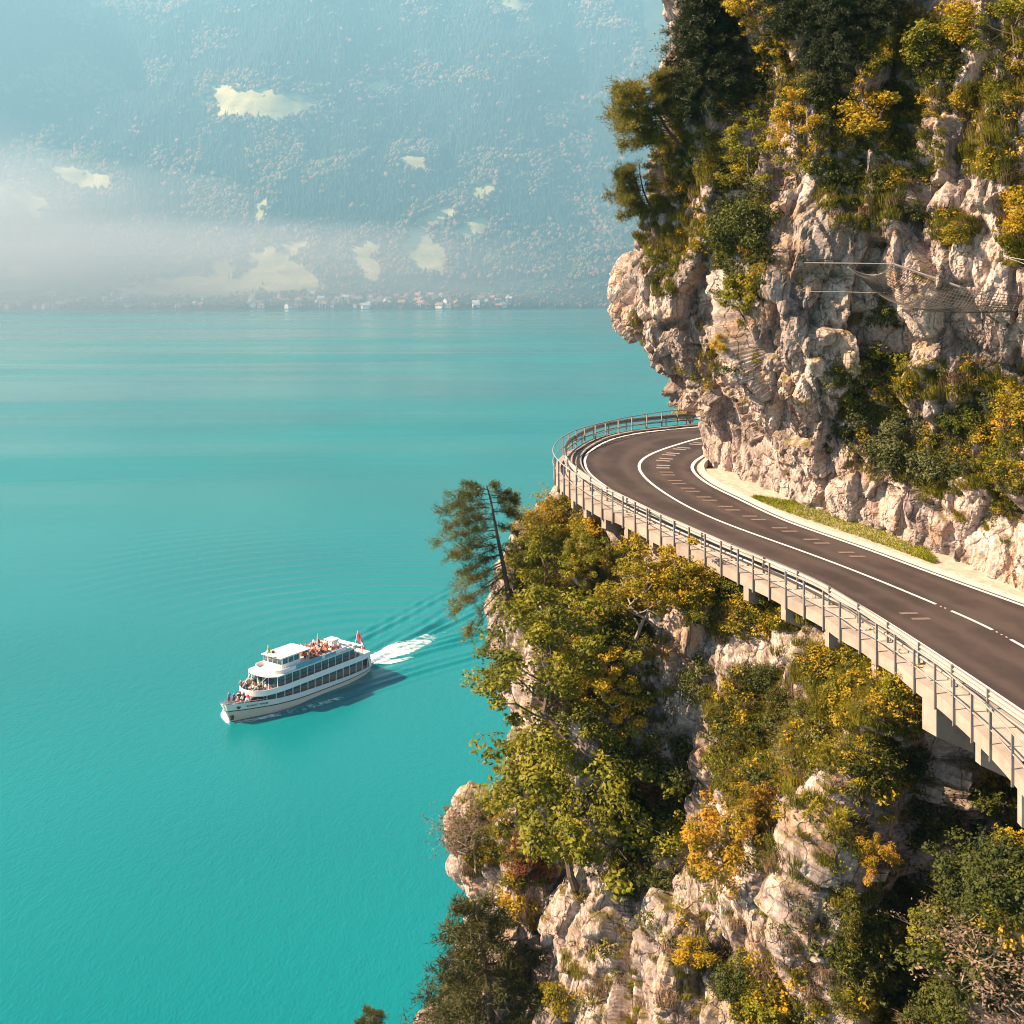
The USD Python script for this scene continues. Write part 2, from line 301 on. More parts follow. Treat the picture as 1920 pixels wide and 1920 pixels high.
tz = ground_z(tx, ty); tp = np.c_[tx, ty, tz]; tq = pix(tp)
dshore = tz
okk = (tq[:, 0] > -60) & (tq[:, 0] < 1380) & (tq[:, 1] > -60) & (tz > 1.5) & ((~in_meadow(tp) & ~in_meadow(tp + [0, 0, 14])) | ((meshkit.fbm(tp / [60, 260, 90], 2, 71) > .66) & (rng.random(N) < .35)))
nearvil = (tq[:, 1] > 520)
okk &= ~nearvil | (rng.random(N) < .22)
tp, tq = tp[okk], tq[okk]
dec = meshkit.fbm(tp / 170.0, 3, 21)
edge = contains_xy(MEADOW.buffer(22), tq[:, 0], tq[:, 1])
pd = np.clip((dec - .56) * 4.2 + .10, .02, .75); pd = np.where(edge | (tq[:, 1] > 430), np.maximum(pd, np.where(edge, .42, .16)), pd)
isd = rng.random(len(tp)) < pd
kinds = np.where(isd, 3 + rng.integers(0, 4, len(tp)), rng.integers(0, 3, len(tp)))
pi = UsdGeom.PointInstancer.Define(stage, path('far_wood'))
protos = [('conifer', cone_tree(5.2, 26, 1), 'c'), ('conifer', cone_tree(4.4, 30, 2), 'c'), ('conifer', cone_tree(5.6, 22, 3), 'c'),
          ('crown', puff_tree(8.0, 17, 4), 'o'), ('crown', puff_tree(7.5, 16, 5), 'y'), ('crown', puff_tree(8, 18, 6), 'g'), ('crown', puff_tree(7.5, 17, 8), 'o')]
pp = [obj(n_, m_, far_cols[c_], pi.GetPrim(), True) for n_, m_, c_ in protos]
pi.CreatePrototypesRel().SetTargets([x.GetPath() for x in pp])
pi.CreatePositionsAttr(Vt.Vec3fArray.FromNumpy((tp - [0, 0, 1]).astype(np.float32)))
pi.CreateProtoIndicesAttr(Vt.IntArray.FromNumpy(kinds.astype(np.int32)))
an = rng.uniform(0, np.pi, len(tp)); sc = rng.uniform(.7, 1.25, len(tp)) * np.where(tq[:, 1] > 528, .6, 1) * np.where(isd, 1.3, 1)
pi.CreateOrientationsAttr(Vt.QuathArray([Gf.Quath(float(math.cos(a_)), 0, 0, float(math.sin(a_))) for a_ in an]))
pi.CreateScalesAttr(Vt.Vec3fArray.FromNumpy(np.c_[sc, sc, sc * rng.uniform(.85, 1.15, len(tp))].astype(np.float32)))
tag(pi.GetPrim(), 'hazy wood of dark conifers and orange autumn trees on the far mountainside', 'wood', None, 'stuff')

WHITE_W = plain('house_white', (.78, .74, .70), .8, var=.05); WOOD_W = plain('house_timber', (.26, .15, .09), .8); TILE_R = plain('roof_red_tile', (.34, .16, .11), .8); TILE_G = plain('roof_grey', (.42, .40, .40), .6)
WIN_D = plain('far_window', (.05, .06, .07), .3)
def house(name, w, d, h, rh, wm, rm, M, **t):
    H = xf(name, None, M, **t)
    obj('wall', cat([box((0, 0, h / 2 - 1.5), (w, d, h + 3)), trimesh.convex.convex_hull([(-w / 2, -d / 2, h), (w / 2, -d / 2, h), (-w / 2, d / 2, h), (w / 2, d / 2, h), (-w / 2, 0, h + rh * .92), (w / 2, 0, h + rh * .92)])]), wm, H)
    o = 1.0
    a = [(-w / 2 - o, -d / 2 - o, h - .5), (w / 2 + o, -d / 2 - o, h - .5), (w / 2 + o, 0, h + rh), (-w / 2 - o, 0, h + rh), (-w / 2 - o, d / 2 + o, h - .5), (w / 2 + o, d / 2 + o, h - .5)]
    lo = [(x, y, z - .35) for x, y, z in a]
    v = np.array(a + lo); f = [(0, 1, 2), (0, 2, 3), (3, 2, 5), (3, 5, 4), (6, 8, 7), (6, 9, 8), (9, 11, 8), (9, 10, 11), (0, 6, 7), (0, 7, 1), (4, 5, 11), (4, 11, 10), (0, 3, 9), (0, 9, 6), (3, 4, 10), (3, 10, 9), (1, 7, 8), (1, 8, 2), (2, 8, 11), (2, 11, 5)]
    rf = obj('roof', trimesh.Trimesh(v, f, process=False), rm, H)
    obj('chimney', box((w * .2, .8, h + rh * .9), (.9, .9, 2.2)), wm, rf)
    for s in (-1, 1):
        for k in (-.28, .28):
            obj('window', box((w * k, s * (d / 2 + .02), h * .62), (1.6, .12, 1.5)), WIN_D, H)
    return H
hp_ = []
tries = 0
while len(hp_) < 150 and tries < 6000:
    tries += 1
    px_ = rng.uniform(-10, 955) if rng.random() < .8 else rng.uniform(560, 860)
    x_ = (px_ - 960) / F * 3400; y_ = 3310 + 240 * rng.random() ** 1.2
    z_ = float(ground_z(x_, y_))
    if z_ < 1.5 or z_ > 60 or (hp_ and min(math.hypot(x_ - a[0], y_ - a[1]) for a in hp_) < 15): continue
    if in_meadow(np.array([[x_, y_, z_]]))[0]: continue
    hp_.append((x_, y_, z_))
first = {}
HL = {'white_house': 'small white house with red tiled roof in the hazy lakeside village', 'timber_house': 'small brown timber house in the hazy lakeside village', 'grey_roofed_house': 'small white house with pale grey roof in the hazy lakeside village'}
HG = {'white_house': 'white village houses with red roofs', 'timber_house': 'timber village houses', 'grey_roofed_house': 'white village houses with grey roofs'}
for i, p_ in enumerate(hp_):
    kind = ['white_house', 'timber_house', 'grey_roofed_house', 'white_house'][i % 4]
    M_ = TRS(p_, rng.uniform(0, np.pi), rng.uniform(1.0, 1.7))
    t_ = dict(label=HL[kind], cat='house', group=HG[kind])
    if kind not in first:
        wm, rm = {'white_house': (WHITE_W, TILE_R), 'timber_house': (WOOD_W, TILE_R), 'grey_roofed_house': (WHITE_W, TILE_G)}[kind]
        first[kind] = house(kind, 13, 10, 6.5, 4, wm, rm, M_, **t_)
    else: copy(first[kind], M_, kind, **t_)
# pylon on the wooded spur
yh_ = float(ray_ground([100], [262])[0]); pb = np.array([(100 - 960) / F * yh_, yh_, float(ground_z((100 - 960) / F * yh_, yh_))])
py_ = xf('power_pylon', None, TRS(pb - [0, 0, 2]), label='faint lattice power pylon above the trees on the far left slope', cat='pylon')
hh = 62.0
obj('mast', cat([tube([(sx * 5, sy * 5, 0), (sx * .8, sy * .8, hh)], .5, 4) for sx in (-1, 1) for sy in (-1, 1)] + [tube([(-5 + 4.2 * k / 8, -5 + 4.2 * k / 8, hh * k / 8), (5 - 4.2 * (k + 1) / 8, -5 + 4.2 * (k + 1) / 8, hh * (k + 1) / 8)], .3, 4) for k in range(8)]), STEEL, py_)
for k, (w_, z_) in enumerate(((9, 40), (12, 48), (8, 56))):
    obj('crossarm', tube([(-w_, 0, z_), (w_, 0, z_)], .5, 4), STEEL, py_)

# ------------------------------------------------------------------ the lake
BOW = P(432, 1353, CZ * F / (1353 - HZ)); STERN = P(690, 1250, CZ * F / (1250 - HZ)); BOW[2] = STERN[2] = 0
HEAD = (BOW - STERN)[:2]; LEN = np.linalg.norm(HEAD); HEAD /= LEN; PORT = np.array([-HEAD[1], HEAD[0]])
def axis(lo, a, b, hi, step, n):
    return np.r_[lo + (a - lo) * (1 - np.linspace(1, 0, n) ** 2)[:-1], np.arange(a, b, step), b + (hi - b) * (np.linspace(0, 1, n)) ** 2]
wx = axis(-4900, -130, 60, 4800, .55, 26); wy = axis(-1900, 185, 420, 3430, .7, 26)
WX, WY = np.meshgrid(wx, wy, indexing='ij')
def wake_height(x, y):
    """bow and stern waves of the boat: ridges trailing at a narrow angle behind it, fading with distance."""
    rx, ry = x - BOW[0], y - BOW[1]
    a = -(rx * HEAD[0] + ry * HEAD[1]); l = rx * PORT[0] + ry * PORT[1]
    z = np.zeros_like(x)
    ap = np.clip(a, 0, None); nz = .35 + 1.1 * meshkit.fbm(np.stack([x / 9, y / 9, 0 * x], -1), 3, 81); l = l + 2.4 * (meshkit.noise(np.stack([x / 22, y / 22, 0 * x], -1), 82) - .5)
    for start, ang, amp, wl in ((2, .21, .35, 3.6), (38, .24, .45, 4.5), (38, .13, .30, 3.2)):
        b = np.clip(ap - start, 0, None); off = np.abs(l) - b * ang - 3.2 * (start < 30)
        z += np.where(b > 0, amp * nz * np.exp(-(off / 3.4) ** 2) * np.cos(off * 2 * np.pi / wl) * np.clip(b / 8, 0, 1) * np.exp(-b / 130), 0)
    # long arcs to the far side and behind, faint
    b = np.clip(ap - 36, 0, None)
    r = np.hypot(rx + HEAD[0] * 44, ry + HEAD[1] * 44)
    sec = np.clip((a - 30) / 40, 0, 1) * np.clip((-l - 1) / 14, 0, 1)
    z += .20 * sec * nz * np.cos(r * 2 * np.pi / 7.5) * np.exp(-r / 95)
    return z
WZ = wake_height(WX, WY) * ((WX > -135) & (WX < 65) & (WY > 180) & (WY < 425))
wn = {'g': ('geometry', {}),
      'mp': ('mapping', {'scale': (1.0, .55, 1.0), 'rotation': (0, 0, .35)}),
      'n1': ('noise_texture', {'scale': .55, 'detail': 5.0, 'roughness': .6}), 'n2': ('noise_texture', {'scale': 2.2, 'detail': 3.0, 'roughness': .6}),
      'mpb': ('mapping', {'scale': (.0012, .0075, 1.0), 'rotation': (0, 0, .12)}), 'nb': ('noise_texture', {'scale': 1.0, 'detail': 3.0, 'roughness': .5, 'distortion': .6}),
      'rb': ('map_range', {'from_min': .40, 'from_max': .62, 'to_min': .35, 'to_max': 1.25, 'clamp': True}),
      'rr': ('map_range', {'from_min': .40, 'from_max': .62, 'to_min': .07, 'to_max': .22, 'clamp': True}),
      'd1': ('math', {'math_type': 'multiply', 'value2': .20}),
      'b1': ('bump', {'strength': .8}), 'b2': ('bump', {'strength': .8, 'distance': .07}),
      'nc': ('noise_texture', {'scale': .006, 'detail': 2.0}), 'rc': ('rgb_ramp', {'ramp': [(.3, (.000, .118, .128)), (.7, (.000, .152, .160))]}),
      'sx': ('separate_xyz', {}), 'k1': ('math', {'math_type': 'multiply_add', 'value2': -.6, 'value3': -693.0}), 'k2': ('math', {'math_type': 'add'}), 'k3': ('math', {'math_type': 'divide', 'value2': 95.0}),
      'k4': ('math', {'math_type': 'multiply'}), 'k5': ('math', {'math_type': 'multiply', 'value2': -1.0}), 'k6': ('math', {'math_type': 'exponent'}), 'k7': ('math', {'math_type': 'multiply_add', 'value2': .09}),
      'p': ('principled_bsdf', {'ior': 1.33, 'specular_ior_level': .5})}
wl = [('g.position', 'mp.vector'), ('mp.vector', 'n1.vector'), ('mp.vector', 'n2.vector'), ('g.position', 'mpb.vector'), ('mpb.vector', 'nb.vector'), ('nb.fac', 'rb.value'), ('nb.fac', 'rr.value'),
      ('rb.result', 'd1.value1'), ('d1.value', 'b1.distance'), ('n1.fac', 'b1.height'), ('n2.fac', 'b2.height'), ('b1.normal', 'b2.normal'), ('b2.normal', 'p.normal'),
      ('g.position', 'nc.vector'), ('nc.fac', 'rc.fac'), ('rc.color', 'p.base_color'), ('g.position', 'sx.vector'), ('sx.x', 'k1.value1'), ('k1.value', 'k2.value1'), ('sx.y', 'k2.value2'), ('k2.value', 'k3.value1'), ('k3.value', 'k4.value1'), ('k3.value', 'k4.value2'), ('k4.value', 'k5.value1'), ('k5.value', 'k6.value1'), ('k6.value', 'k7.value1'), ('rr.result', 'k7.value3'), ('k7.value', 'p.roughness')]
WATER = usdkit.material(stage, '/World/Looks/lake_water', wn, wl, surface='p.BSDF')
obj('lake', trimesh.Trimesh(np.c_[WX.ravel(), WY.ravel(), WZ.ravel()], grid_faces(len(wx), len(wy)), process=False), WATER, None, True, kind='structure', label='turquoise mountain lake')
# haze: one even box of air
hz = trimesh.creation.box(bounds=[(-5000, -2000, -31), (4900, 5900, 1530)])
HAZE = usdkit.material(stage, '/World/Looks/haze', {'v': ('principled_volume', {'color': (.44, .83, 1.0), 'density': HAZE_D, "anisotropy": .1})}, [], volume='v.volume')
far_air = trimesh.creation.icosphere(5, 1.0); far_air.vertices *= [4200, 2100, 1480]; far_air.apply_translation([-400, 3700, 5])
FARM = usdkit.material(stage, '/World/Looks/valley_mist', {'v': ('principled_volume', {'color': (.27, .62, .88), 'density': 1.9e-4, 'anisotropy': .1})}, [], volume='v.volume')
obj('valley_mist', far_air, FARM, None, True, kind='stuff', label='blue mist filling the far side of the valley', cat='mist')
FOGM = usdkit.material(stage, '/World/Looks/fog', {'v': ('principled_volume', {'color': (1.0, .98, .98), 'density': 8.5e-4, 'anisotropy': .35})}, [], volume='v.volume')
for c_, r_, lab in (((-1900, 3500, 90), (1500, 760, 420), 'broad whitish fog over the village shore at the left'), ((-1150, 3420, 50), (1500, 640, 230), 'low whitish fog in front of the village meadow'), ((-2050, 3520, 110), (1100, 560, 520), 'tallest plume of whitish fog at the left picture edge')):
    fog = trimesh.creation.icosphere(4, 1.0); fog.vertices *= (1 + .35 * (meshkit.fbm(fog.vertices * 1.6 + c_[2], 3, 61) - .5))[:, None]; fog.vertices[:, 1] *= fog.vertices[:, 1] ** 2; fog.vertices *= r_; fog.apply_translation(c_)
    obj('fog_bank', fog, FOGM, None, True, kind='stuff', label=lab, cat='fog')
obj('haze', hz, HAZE, None, False, kind='stuff', label='pale blue haze over the lake', cat='haze')

# ------------------------------------------------------------------ the road, on a gently banked and rising plane
RH, RSX, RSY = 18.0, -.075, .095
def road_z(x, y, up=0.0): return CZ - RH + RSX * x + RSY * y + up
def on_plane(L, up=0.0):
    L = np.asarray(L, float); dx = (L[:, 0] - 960) / F; dz = -(L[:, 1] - HZ) / F
    t = -(RH - up) / (dz - RSX * dx - RSY)
    return np.c_[dx * t, t]
def smooth_curve(pts, n=220):
    pts = np.asarray(pts, float); s = np.r_[0, np.cumsum(np.linalg.norm(np.diff(pts, axis=0), axis=1))]
    c = CubicSpline(s, pts)(np.linspace(0, s[-1], 900))
    for _ in range(3):
        c[1:-1] = (c[:-2] + c[1:-1] * 2 + c[2:]) / 4
    return resample(c, n)
# every line runs from the far side of the bend to the near right
O_px = [(1317, 800), (1260, 805), (1200, 812), (1150, 823), (1118, 838), (1099, 855), (1097, 870), (1103, 884), (1132, 909), (1200, 949), (1300, 996), (1420, 1048), (1580, 1117), (1644, 1154), (1790, 1248), (1906, 1326), (2040, 1420)]
C_px = [(1322, 820), (1285, 829), (1250, 840), (1216, 854), (1199, 870), (1200, 882), (1211, 897), (1240, 920), (1300, 955), (1375, 987), (1475, 1023), (1586, 1064), (1755, 1133), (1861, 1181), (1920, 1213), (2080, 1300)]
I_px = [(1352, 836), (1325, 851), (1303, 866), (1298, 876), (1300, 883), (1312, 896), (1340, 914), (1375, 931), (1475, 977), (1542, 1001), (1640, 1035), (1732, 1069), (1920, 1136), (2120, 1212)]
c4 = 480 / 1646.0
R_px = [(1262, 770), (1250, 771.5), (1212, 777), (1162, 786), (1120, 796), (1082, 807), (1060, 818), (1046, 830), (1040, 842), (1042, 853), (1051, 864), (1061, 873), (1084, 889), (1097, 897), (1114, 906), (1131, 915), (1151, 921), (1171, 929), (1194, 940), (1217, 952), (1242, 964), (1267, 975), (1295, 987), (1325, 1000), (1355, 1013), (1387, 1028), (1415, 1040), (1446, 1054), (1477, 1070), (1511, 1087), (1548, 1106), (1579, 1127), (1616, 1146), (1648, 1168), (1683, 1188), (1719, 1216), (1758, 1242), (1794, 1271), (1828, 1300), (1863, 1332), (1905, 1376), (1960, 1440)]
far = np.array([[44, 86.0], [34, 88.5], [24, 88.5]])
O_w = smooth_curve(np.vstack([far + [0, -.4], on_plane(O_px)]))
C_w = smooth_curve(np.vstack([far + [0, -3.6], on_plane(C_px)]))
I_w = smooth_curve(np.vstack([far + [0, -7.0], on_plane(I_px)]))
R_w = smooth_curve(np.vstack([far + [0, 2.3], on_plane(R_px, 1.07)]), 260)
# outward must point towards the lake (left / camera)
OUT = 1.0
if (normals2(R_w)[150] @ np.array([-1, -1])) < 0: OUT = -1.0
def off(c, d): return c + normals2(c) * d
def zz(c, up=0.0): return road_z(c[:, 0], c[:, 1], up)
base_px = [(2330, 1290), (2100, 1186), (1920, 1116), (1800, 1073), (1740, 1050), (1640, 1012), (1560, 983), (1450, 944), (1400, 918), (1362, 890), (1340, 872)]
B_w = np.vstack([on_plane(base_px), [[12.7, 76.6], [14.0, 78.4], [18, 79.0], [26, 79.5], [44, 77]]])
B_w = smooth_curve(B_w[::-1], 220)         # far to near, like the others
roadp = xf('road', None, label='two-lane dark asphalt road bending round the cliff', kind='structure')
o2, i2 = off(O_w, .22), off(I_w, -.25)
wc = np.linspace(0, 1, 41); cg = o2[:, None] * (1 - wc)[None, :, None] + i2[:, None] * wc[None, :, None]
cm = trimesh.Trimesh(np.dstack([cg, road_z(cg[..., 0], cg[..., 1])]).reshape(-1, 3), grid_faces(len(o2), 41), process=False)
if cm.face_normals[:, 2].mean() < 0: cm.invert()
cw = usdkit.mesh(stage, path('carriageway', roadp), cm, ASPHALT, smooth=True)
trk = sum(np.exp(-((wc - c_) / .045) ** 2) for c_ in (.13, .37, .63, .87)); UsdGeom.PrimvarsAPI(cw).CreatePrimvar('wear', Sdf.ValueTypeNames.FloatArray, 'vertex').Set(Vt.FloatArray.FromNumpy(np.tile(trk, len(o2)).astype(np.float32)))
obj('edge_line', strip(off(O_w, .08), off(O_w, -.07), zz(off(O_w, .08), .006), zz(off(O_w, -.07), .006)), PAINT, roadp)
obj('edge_line', strip(off(I_w, .10), off(I_w, -.10), zz(off(I_w, .10), .006), zz(off(I_w, -.10), .006)), PAINT, roadp)
def clen(c): return np.r_[0, np.cumsum(np.linalg.norm(np.diff(c, axis=0), axis=1))]
def sub(c, a, b, n=40):
    s = clen(c); return np.c_[[np.interp(np.linspace(a, b, n), s, c[:, k]) for k in (0, 1)]].T
cs = clen(C_w); q_ = pix(np.c_[C_w, zz(C_w)])
near_half = q_[:, 0] > 1199; i0 = np.argmin(q_[:, 0])
def at_px(c, px, lo):    # arclength where the near leg crosses a pixel column
    qq = pix(np.c_[c, zz(c)]); s = clen(c); k = np.arange(len(c)) >= lo
    return np.interp(px, qq[k, 0], s[k])
def mark(c, w, a, b, mat, name, n=40, up=.006):
    l = sub(c, a, b, n); L1, L2 = off(l, w / 2), off(l, -w / 2)
    return obj(name, strip(L1, L2, zz(L1, up), zz(L2, up)), mat, roadp)
s_end = at_px(C_w, 1755, i0)
mark(C_w, .17, 0, s_end, PAINT, 'centre_line', 220)
for a_, b_ in ((1784, 1861), (1895, 1990)):
    mark(C_w, .17, at_px(C_w, a_, i0), at_px(C_w, b_, i0), PAINT, 'centre_dash', 6)
for a_ in (1763, 1771, 1868, 1877, 1886):
    s_ = at_px(C_w, a_, i0); mark(C_w, .08, s_, s_ + .06, PAINT, 'centre_stud', 3)
# faded remains of an old double dashed line in the inner lane (pairs of short dashes across the lane)
pairs = [(1308, 832), (1278, 841), (1258, 851.5), (1246, 862), (1243.5, 875), (1251, 888), (1269.5, 904), (1294, 918.5), (1325, 935), (1367, 953), (1414, 971), (1471, 993), (1531, 1015), (1597, 1039.5), (1713, 1154)]
ck = cKDTree(C_w); tn = np.gradient(C_w, axis=0); tn /= np.linalg.norm(tn, axis=1, keepdims=True)
for k, (a_, b_) in enumerate(pairs):
    c_ = on_plane([(a_, b_)])[0]
    if k == 14: c_ = on_plane([(1715, 1155)])[0]
    t_ = tn[ck.query(c_)[1]]; n_ = np.array([t_[1], -t_[0]]); sgn = .32
    for d_ in (-sgn, sgn):
        m_ = c_ + t_ * d_; hw, hl = .10, .44
        # a short bar set askew, as the pairs in the photo lie nearly along the picture's horizontal
        u_ = np.array([.97, .24]) if k > 3 else np.array([1, .05]); v_ = np.array([-u_[1], u_[0]])
        vv = np.array([m_ + u_ * sx * hl + v_ * sy * hw for sx, sy in ((-1, -1), (1, -1), (1, 1), (-1, 1))])
        obj('old_road_mark', trimesh.Trimesh(np.c_[vv, road_z(vv[:, 0], vv[:, 1], .006)], [(0, 1, 2), (0, 2, 3)], process=False), FADED if k > 4 else plain(f'worn_paint_{k}_{int(d_ > 0)}', (.27, .22, .20), .8, var=.5, scale=14), roadp)
# inner side: gutter and concrete kerb, then the verge up to the rock
g1, g2 = off(I_w, -.25), off(I_w, -.42)
obj('gutter', strip(g1, g2, zz(g1, -.02), zz(g2, -.02)), CONCRETE_D, roadp)
def kerb_run(c, a, b, h, mat, name, piece, parent, base=-.35):
    s = clen(c); n = int(s[-1] / piece)
    for k in range(n):
        l = sub(c, s[-1] * k / n + .008, s[-1] * (k + 1) / n - .008, 4)
        obj(name, sweep(l, zz(l), [(a, base), (a, h), (b, h), (b, base)]), mat, parent)
kin = xf('inner_kerb', None, label='pale kerbstones along the foot of the rock', kind='structure')
vis_I = I_w[np.where(pix(np.c_[I_w, zz(I_w)])[:, 1] > 855)[0][0]:]
kerb_run(vis_I, -.42, -.72, .10, plain('kerbstone', (.44, .37, .31), .85, var=.15, scale=3), 'kerbstone', 1.0, kin)
v1 = off(I_w, -.72); v1r, Br = resample(v1, 220), resample(off(B_w, -1.5), 220)
# match the verge's two borders by nearest distance along the road
bk = cKDTree(B_w); vb = np.array([B_w[bk.query(p_)[1]] for p_ in v1]); vb = np.array([np.convolve(np.pad(vb[:, k], 6, mode='edge'), np.ones(13) / 13, 'valid') for k in (0, 1)]).T; inward = vb - v1
inward /= np.linalg.norm(inward, axis=1, keepdims=True) + 1e-9; vb = vb + inward * 1.6
SCREE = plain('verge_gravel', (.36, .29, .23), .95, var=.3, scale=2.5, bump=.05)
kv = int(np.argmin(pix(np.c_[v1, zz(v1)])[:, 0])) + 1
obj('verge', strip(v1[kv:], vb[kv:], zz(v1[kv:], .07), zz(vb[kv:], .22)), SCREE, None, True, kind='structure', label='gravel verge at the foot of the rock')

# ------------------------------------------------------------------ the viaduct edge: kerbs, walkway, edge beam, brackets, piers
vid = xf('viaduct', None, label='concrete viaduct carrying the outer lane along the cliff', cat='viaduct')
obj('kerb', sweep(O_w, zz(O_w), [(.22, -.4), (.22, .13), (.50, .13), (.50, -.4)]), CONCRETE, vid)
obj('drain_channel', strip(off(O_w, .50), off(O_w, .78), zz(off(O_w, .5), -.10), zz(off(O_w, .78), -.10)), CONCRETE_D, vid)
obj('kerb', sweep(O_w, zz(O_w), [(.78, -.4), (.78, .10), (1.05, .10), (1.05, -.4)]), CONCRETE, vid)
rk = cKDTree(R_w); oo = off(O_w, 1.05); rr_ = np.array([R_w[rk.query(p_)[1]] for p_ in O_w])
w_in = off(R_w, -.38); wk = cKDTree(w_in); w_o = w_in[np.maximum.accumulate([wk.query(p_)[1] for p_ in oo])]
obj('walkway', strip(oo, w_o, zz(oo, -.06), zz(w_o, -.12)), CONCRETE_D, vid, True)
obj('deck_slab', cat([strip(o2, off(I_w, 0), zz(o2, -.6), zz(I_w, -.6)), strip(w_o, o2, zz(w_o, -.5), zz(o2, -.5))]), CONCRETE_D, vid, True)
rs = clen(R_w); Rq = pix(np.c_[R_w, zz(R_w, 1.07)]); iL = int(np.argmin(Rq[:, 0]))
def r_at(px):
    k = np.arange(len(R_w)) >= iL; return float(np.interp(px, Rq[k, 0], rs[k]))
post_px = [1044, 1051, 1061, 1071, 1084, 1097, 1114, 1131, 1151, 1171, 1194, 1217, 1242, 1267, 1295, 1325, 1355, 1387, 1415, 1446, 1477, 1511, 1548, 1579, 1616, 1648, 1683, 1719, 1758, 1794, 1828, 1863, 1905, 1950]
post_s = [r_at(x_) for x_ in post_px]
far_px = [1059, 1069, 1083, 1099, 1119, 1138, 1162, 1187, 1215, 1243, 1272, 1300]
kf = np.arange(len(R_w)) <= iL
far_s = [float(np.interp(x_, Rq[kf, 0][::-1], rs[kf][::-1])) for x_ in far_px]
allp = sorted(far_s + post_s)
def R_pt(s):
    return sub(R_w, s, s + .02, 2)[0], normals2(sub(R_w, max(s - .3, 0), min(s + .3, rs[-1]), 5))[2]
# edge beam cast in lengths between every second post
joints = [allp[0] - 2] + allp[1::2]
if joints[-1] < rs[-1] - .5: joints.append(rs[-1])
for a_, b_ in zip(joints[:-1], joints[1:]):
    l = sub(R_w, a_ + .01, b_ - .01, 8)
    obj('edge_beam', sweep(l, zz(l), [(.06, -.56), (.06, -.06), (-.34, -.02), (-.36, -.56)]), CONCRETE, vid)
def bracket(px, drop, w=.42, depth=1.4, name='bracket'):
    s = r_at(px); p_, n_ = R_pt(s); t_ = np.array([-n_[1], n_[0]])
    a = p_ + n_ * .04; b = p_ - n_ * depth
    z0 = road_z(*p_) - .54
    pts = []
    for sx in (-1, 1):
        for q_, zt, zb in ((a, z0, z0 - drop), (b, z0, z0 - drop - depth * .5)):
            c_ = q_ + t_ * sx * w / 2; pts += [(*c_, zt), (*c_, zb)]
    obj(name, trimesh.convex.convex_hull(np.array(pts)), CONCRETE, vid)
for px_, d_ in ((1045, .55), (1053, .65), (1074, .7), (1098, .75), (1133, .75), (1175, .8), (1222, .8), (1271, .85), (1330, .9), (1400, .9), (1470, .9), (1552, 1.0), (1640, 1.0)):
    bracket(px_, d_ * .72, .32, 1.1)
bracket(1744, 1.15, .8, 1.6, 'pier'); bracket(1836, .65, .36, 1.3); bracket(1914, 1.1, .32, 1.1)
# walkway railing
rail = xf('railing', None, label='slender grey steel railing with upright posts on the outer edge of the viaduct', cat='railing')
for s_ in allp:
    p_, n_ = R_pt(s_); z_ = road_z(*p_); ang = math.atan2(n_[1], n_[0])
    c_ = p_ + n_ * .11
    obj('post', cat([box((0, 0, 0), (.09, .05, 1.70)).apply_translation((0, 0, 0))]).apply_transform(TRS((*c_, z_ + .22), ang)), STEEL_D, rail)
lr = sub(R_w, allp[0] - 2, rs[-1], 200)
zr = lambda up: np.c_[off(lr, .10), zz(lr, up)]
obj('top_rail', tube(zr(1.07), .032, 6), STEEL, rail, True)
obj('mid_rail', tube(zr(.42), .026, 6), STEEL, rail, True)
# crash barrier between walkway and kerbs
gr = xf('crash_barrier', None, label='steel crash barrier beam between the road kerb and the walkway', cat='crash barrier')
lg = off(O_w, 1.25); zg = zz(lg)
obj('barrier_beam', sweep(lg, zg, [(.00, .42), (-.07, .47), (-.07, .53), (-.02, .58), (-.07, .64), (-.07, .70), (0, .75), (.03, .75), (-.04, .69), (-.04, .65), (.02, .58), (-.04, .52), (-.04, .48), (.03, .42)]), STEEL, gr)
obj('barrier_beam', tube(np.c_[lg, zg + .22], .05, 6), STEEL, gr)
sg = clen(lg)
for k in range(int(sg[-1] / 2)):
    p_ = sub(lg, k * 2 + .5, k * 2 + .52, 2)[0]; obj('barrier_post', box((p_[0], p_[1], road_z(*p_) + .3), (.09, .09, .9)), STEEL_D, gr)

# ------------------------------------------------------------------ cliffs: lofted from plan lines, then broken into blocks
def prof_interp(anchors, xs):
    """anchors: list of (position, callable of h) -> offsets for grid positions, blended smoothly."""
    return anchors
def cell_relief(p, size, amp, tilt, seed, stretch=(1, 1, .6), crack=0.0):
    """piecewise planes over random cells: rock faces with sharp edges between them."""
    rg = np.random.default_rng(seed); q_ = p * np.array(stretch)
    wob = np.stack([meshkit.noise(q_ / (size * .7), seed + k) for k in range(3)], -1) - .5
    q_ = q_ + wob * size * .22
    n = max(int(len(q_) * (AREA / size ** 2)), 30)
    seeds = q_[rg.choice(len(q_), min(n, len(q_) // 2), replace=False)] + rg.normal(size=(min(n, len(q_) // 2), 3)) * size * .15
    d, i = cKDTree(seeds).query(q_, k=2)
    r = (rg.random(len(seeds)) - .5)[i[:, 0]] * amp
    g = rg.normal(size=(len(seeds), 3))[i[:, 0]] * tilt
    out = r + ((q_ - seeds[i[:, 0]]) * g).sum(1)
    if crack: out -= crack * np.clip(1 - (d[:, 1] - d[:, 0]) / (size * .14), 0, 1)
    return out
AREA = .006
def grid_normals(G):
    du = np.gradient(G, axis=0); dv = np.gradient(G, axis=1)
    n = np.cross(du, dv); n /= np.linalg.norm(n, axis=2, keepdims=True) + 1e-9
    return n
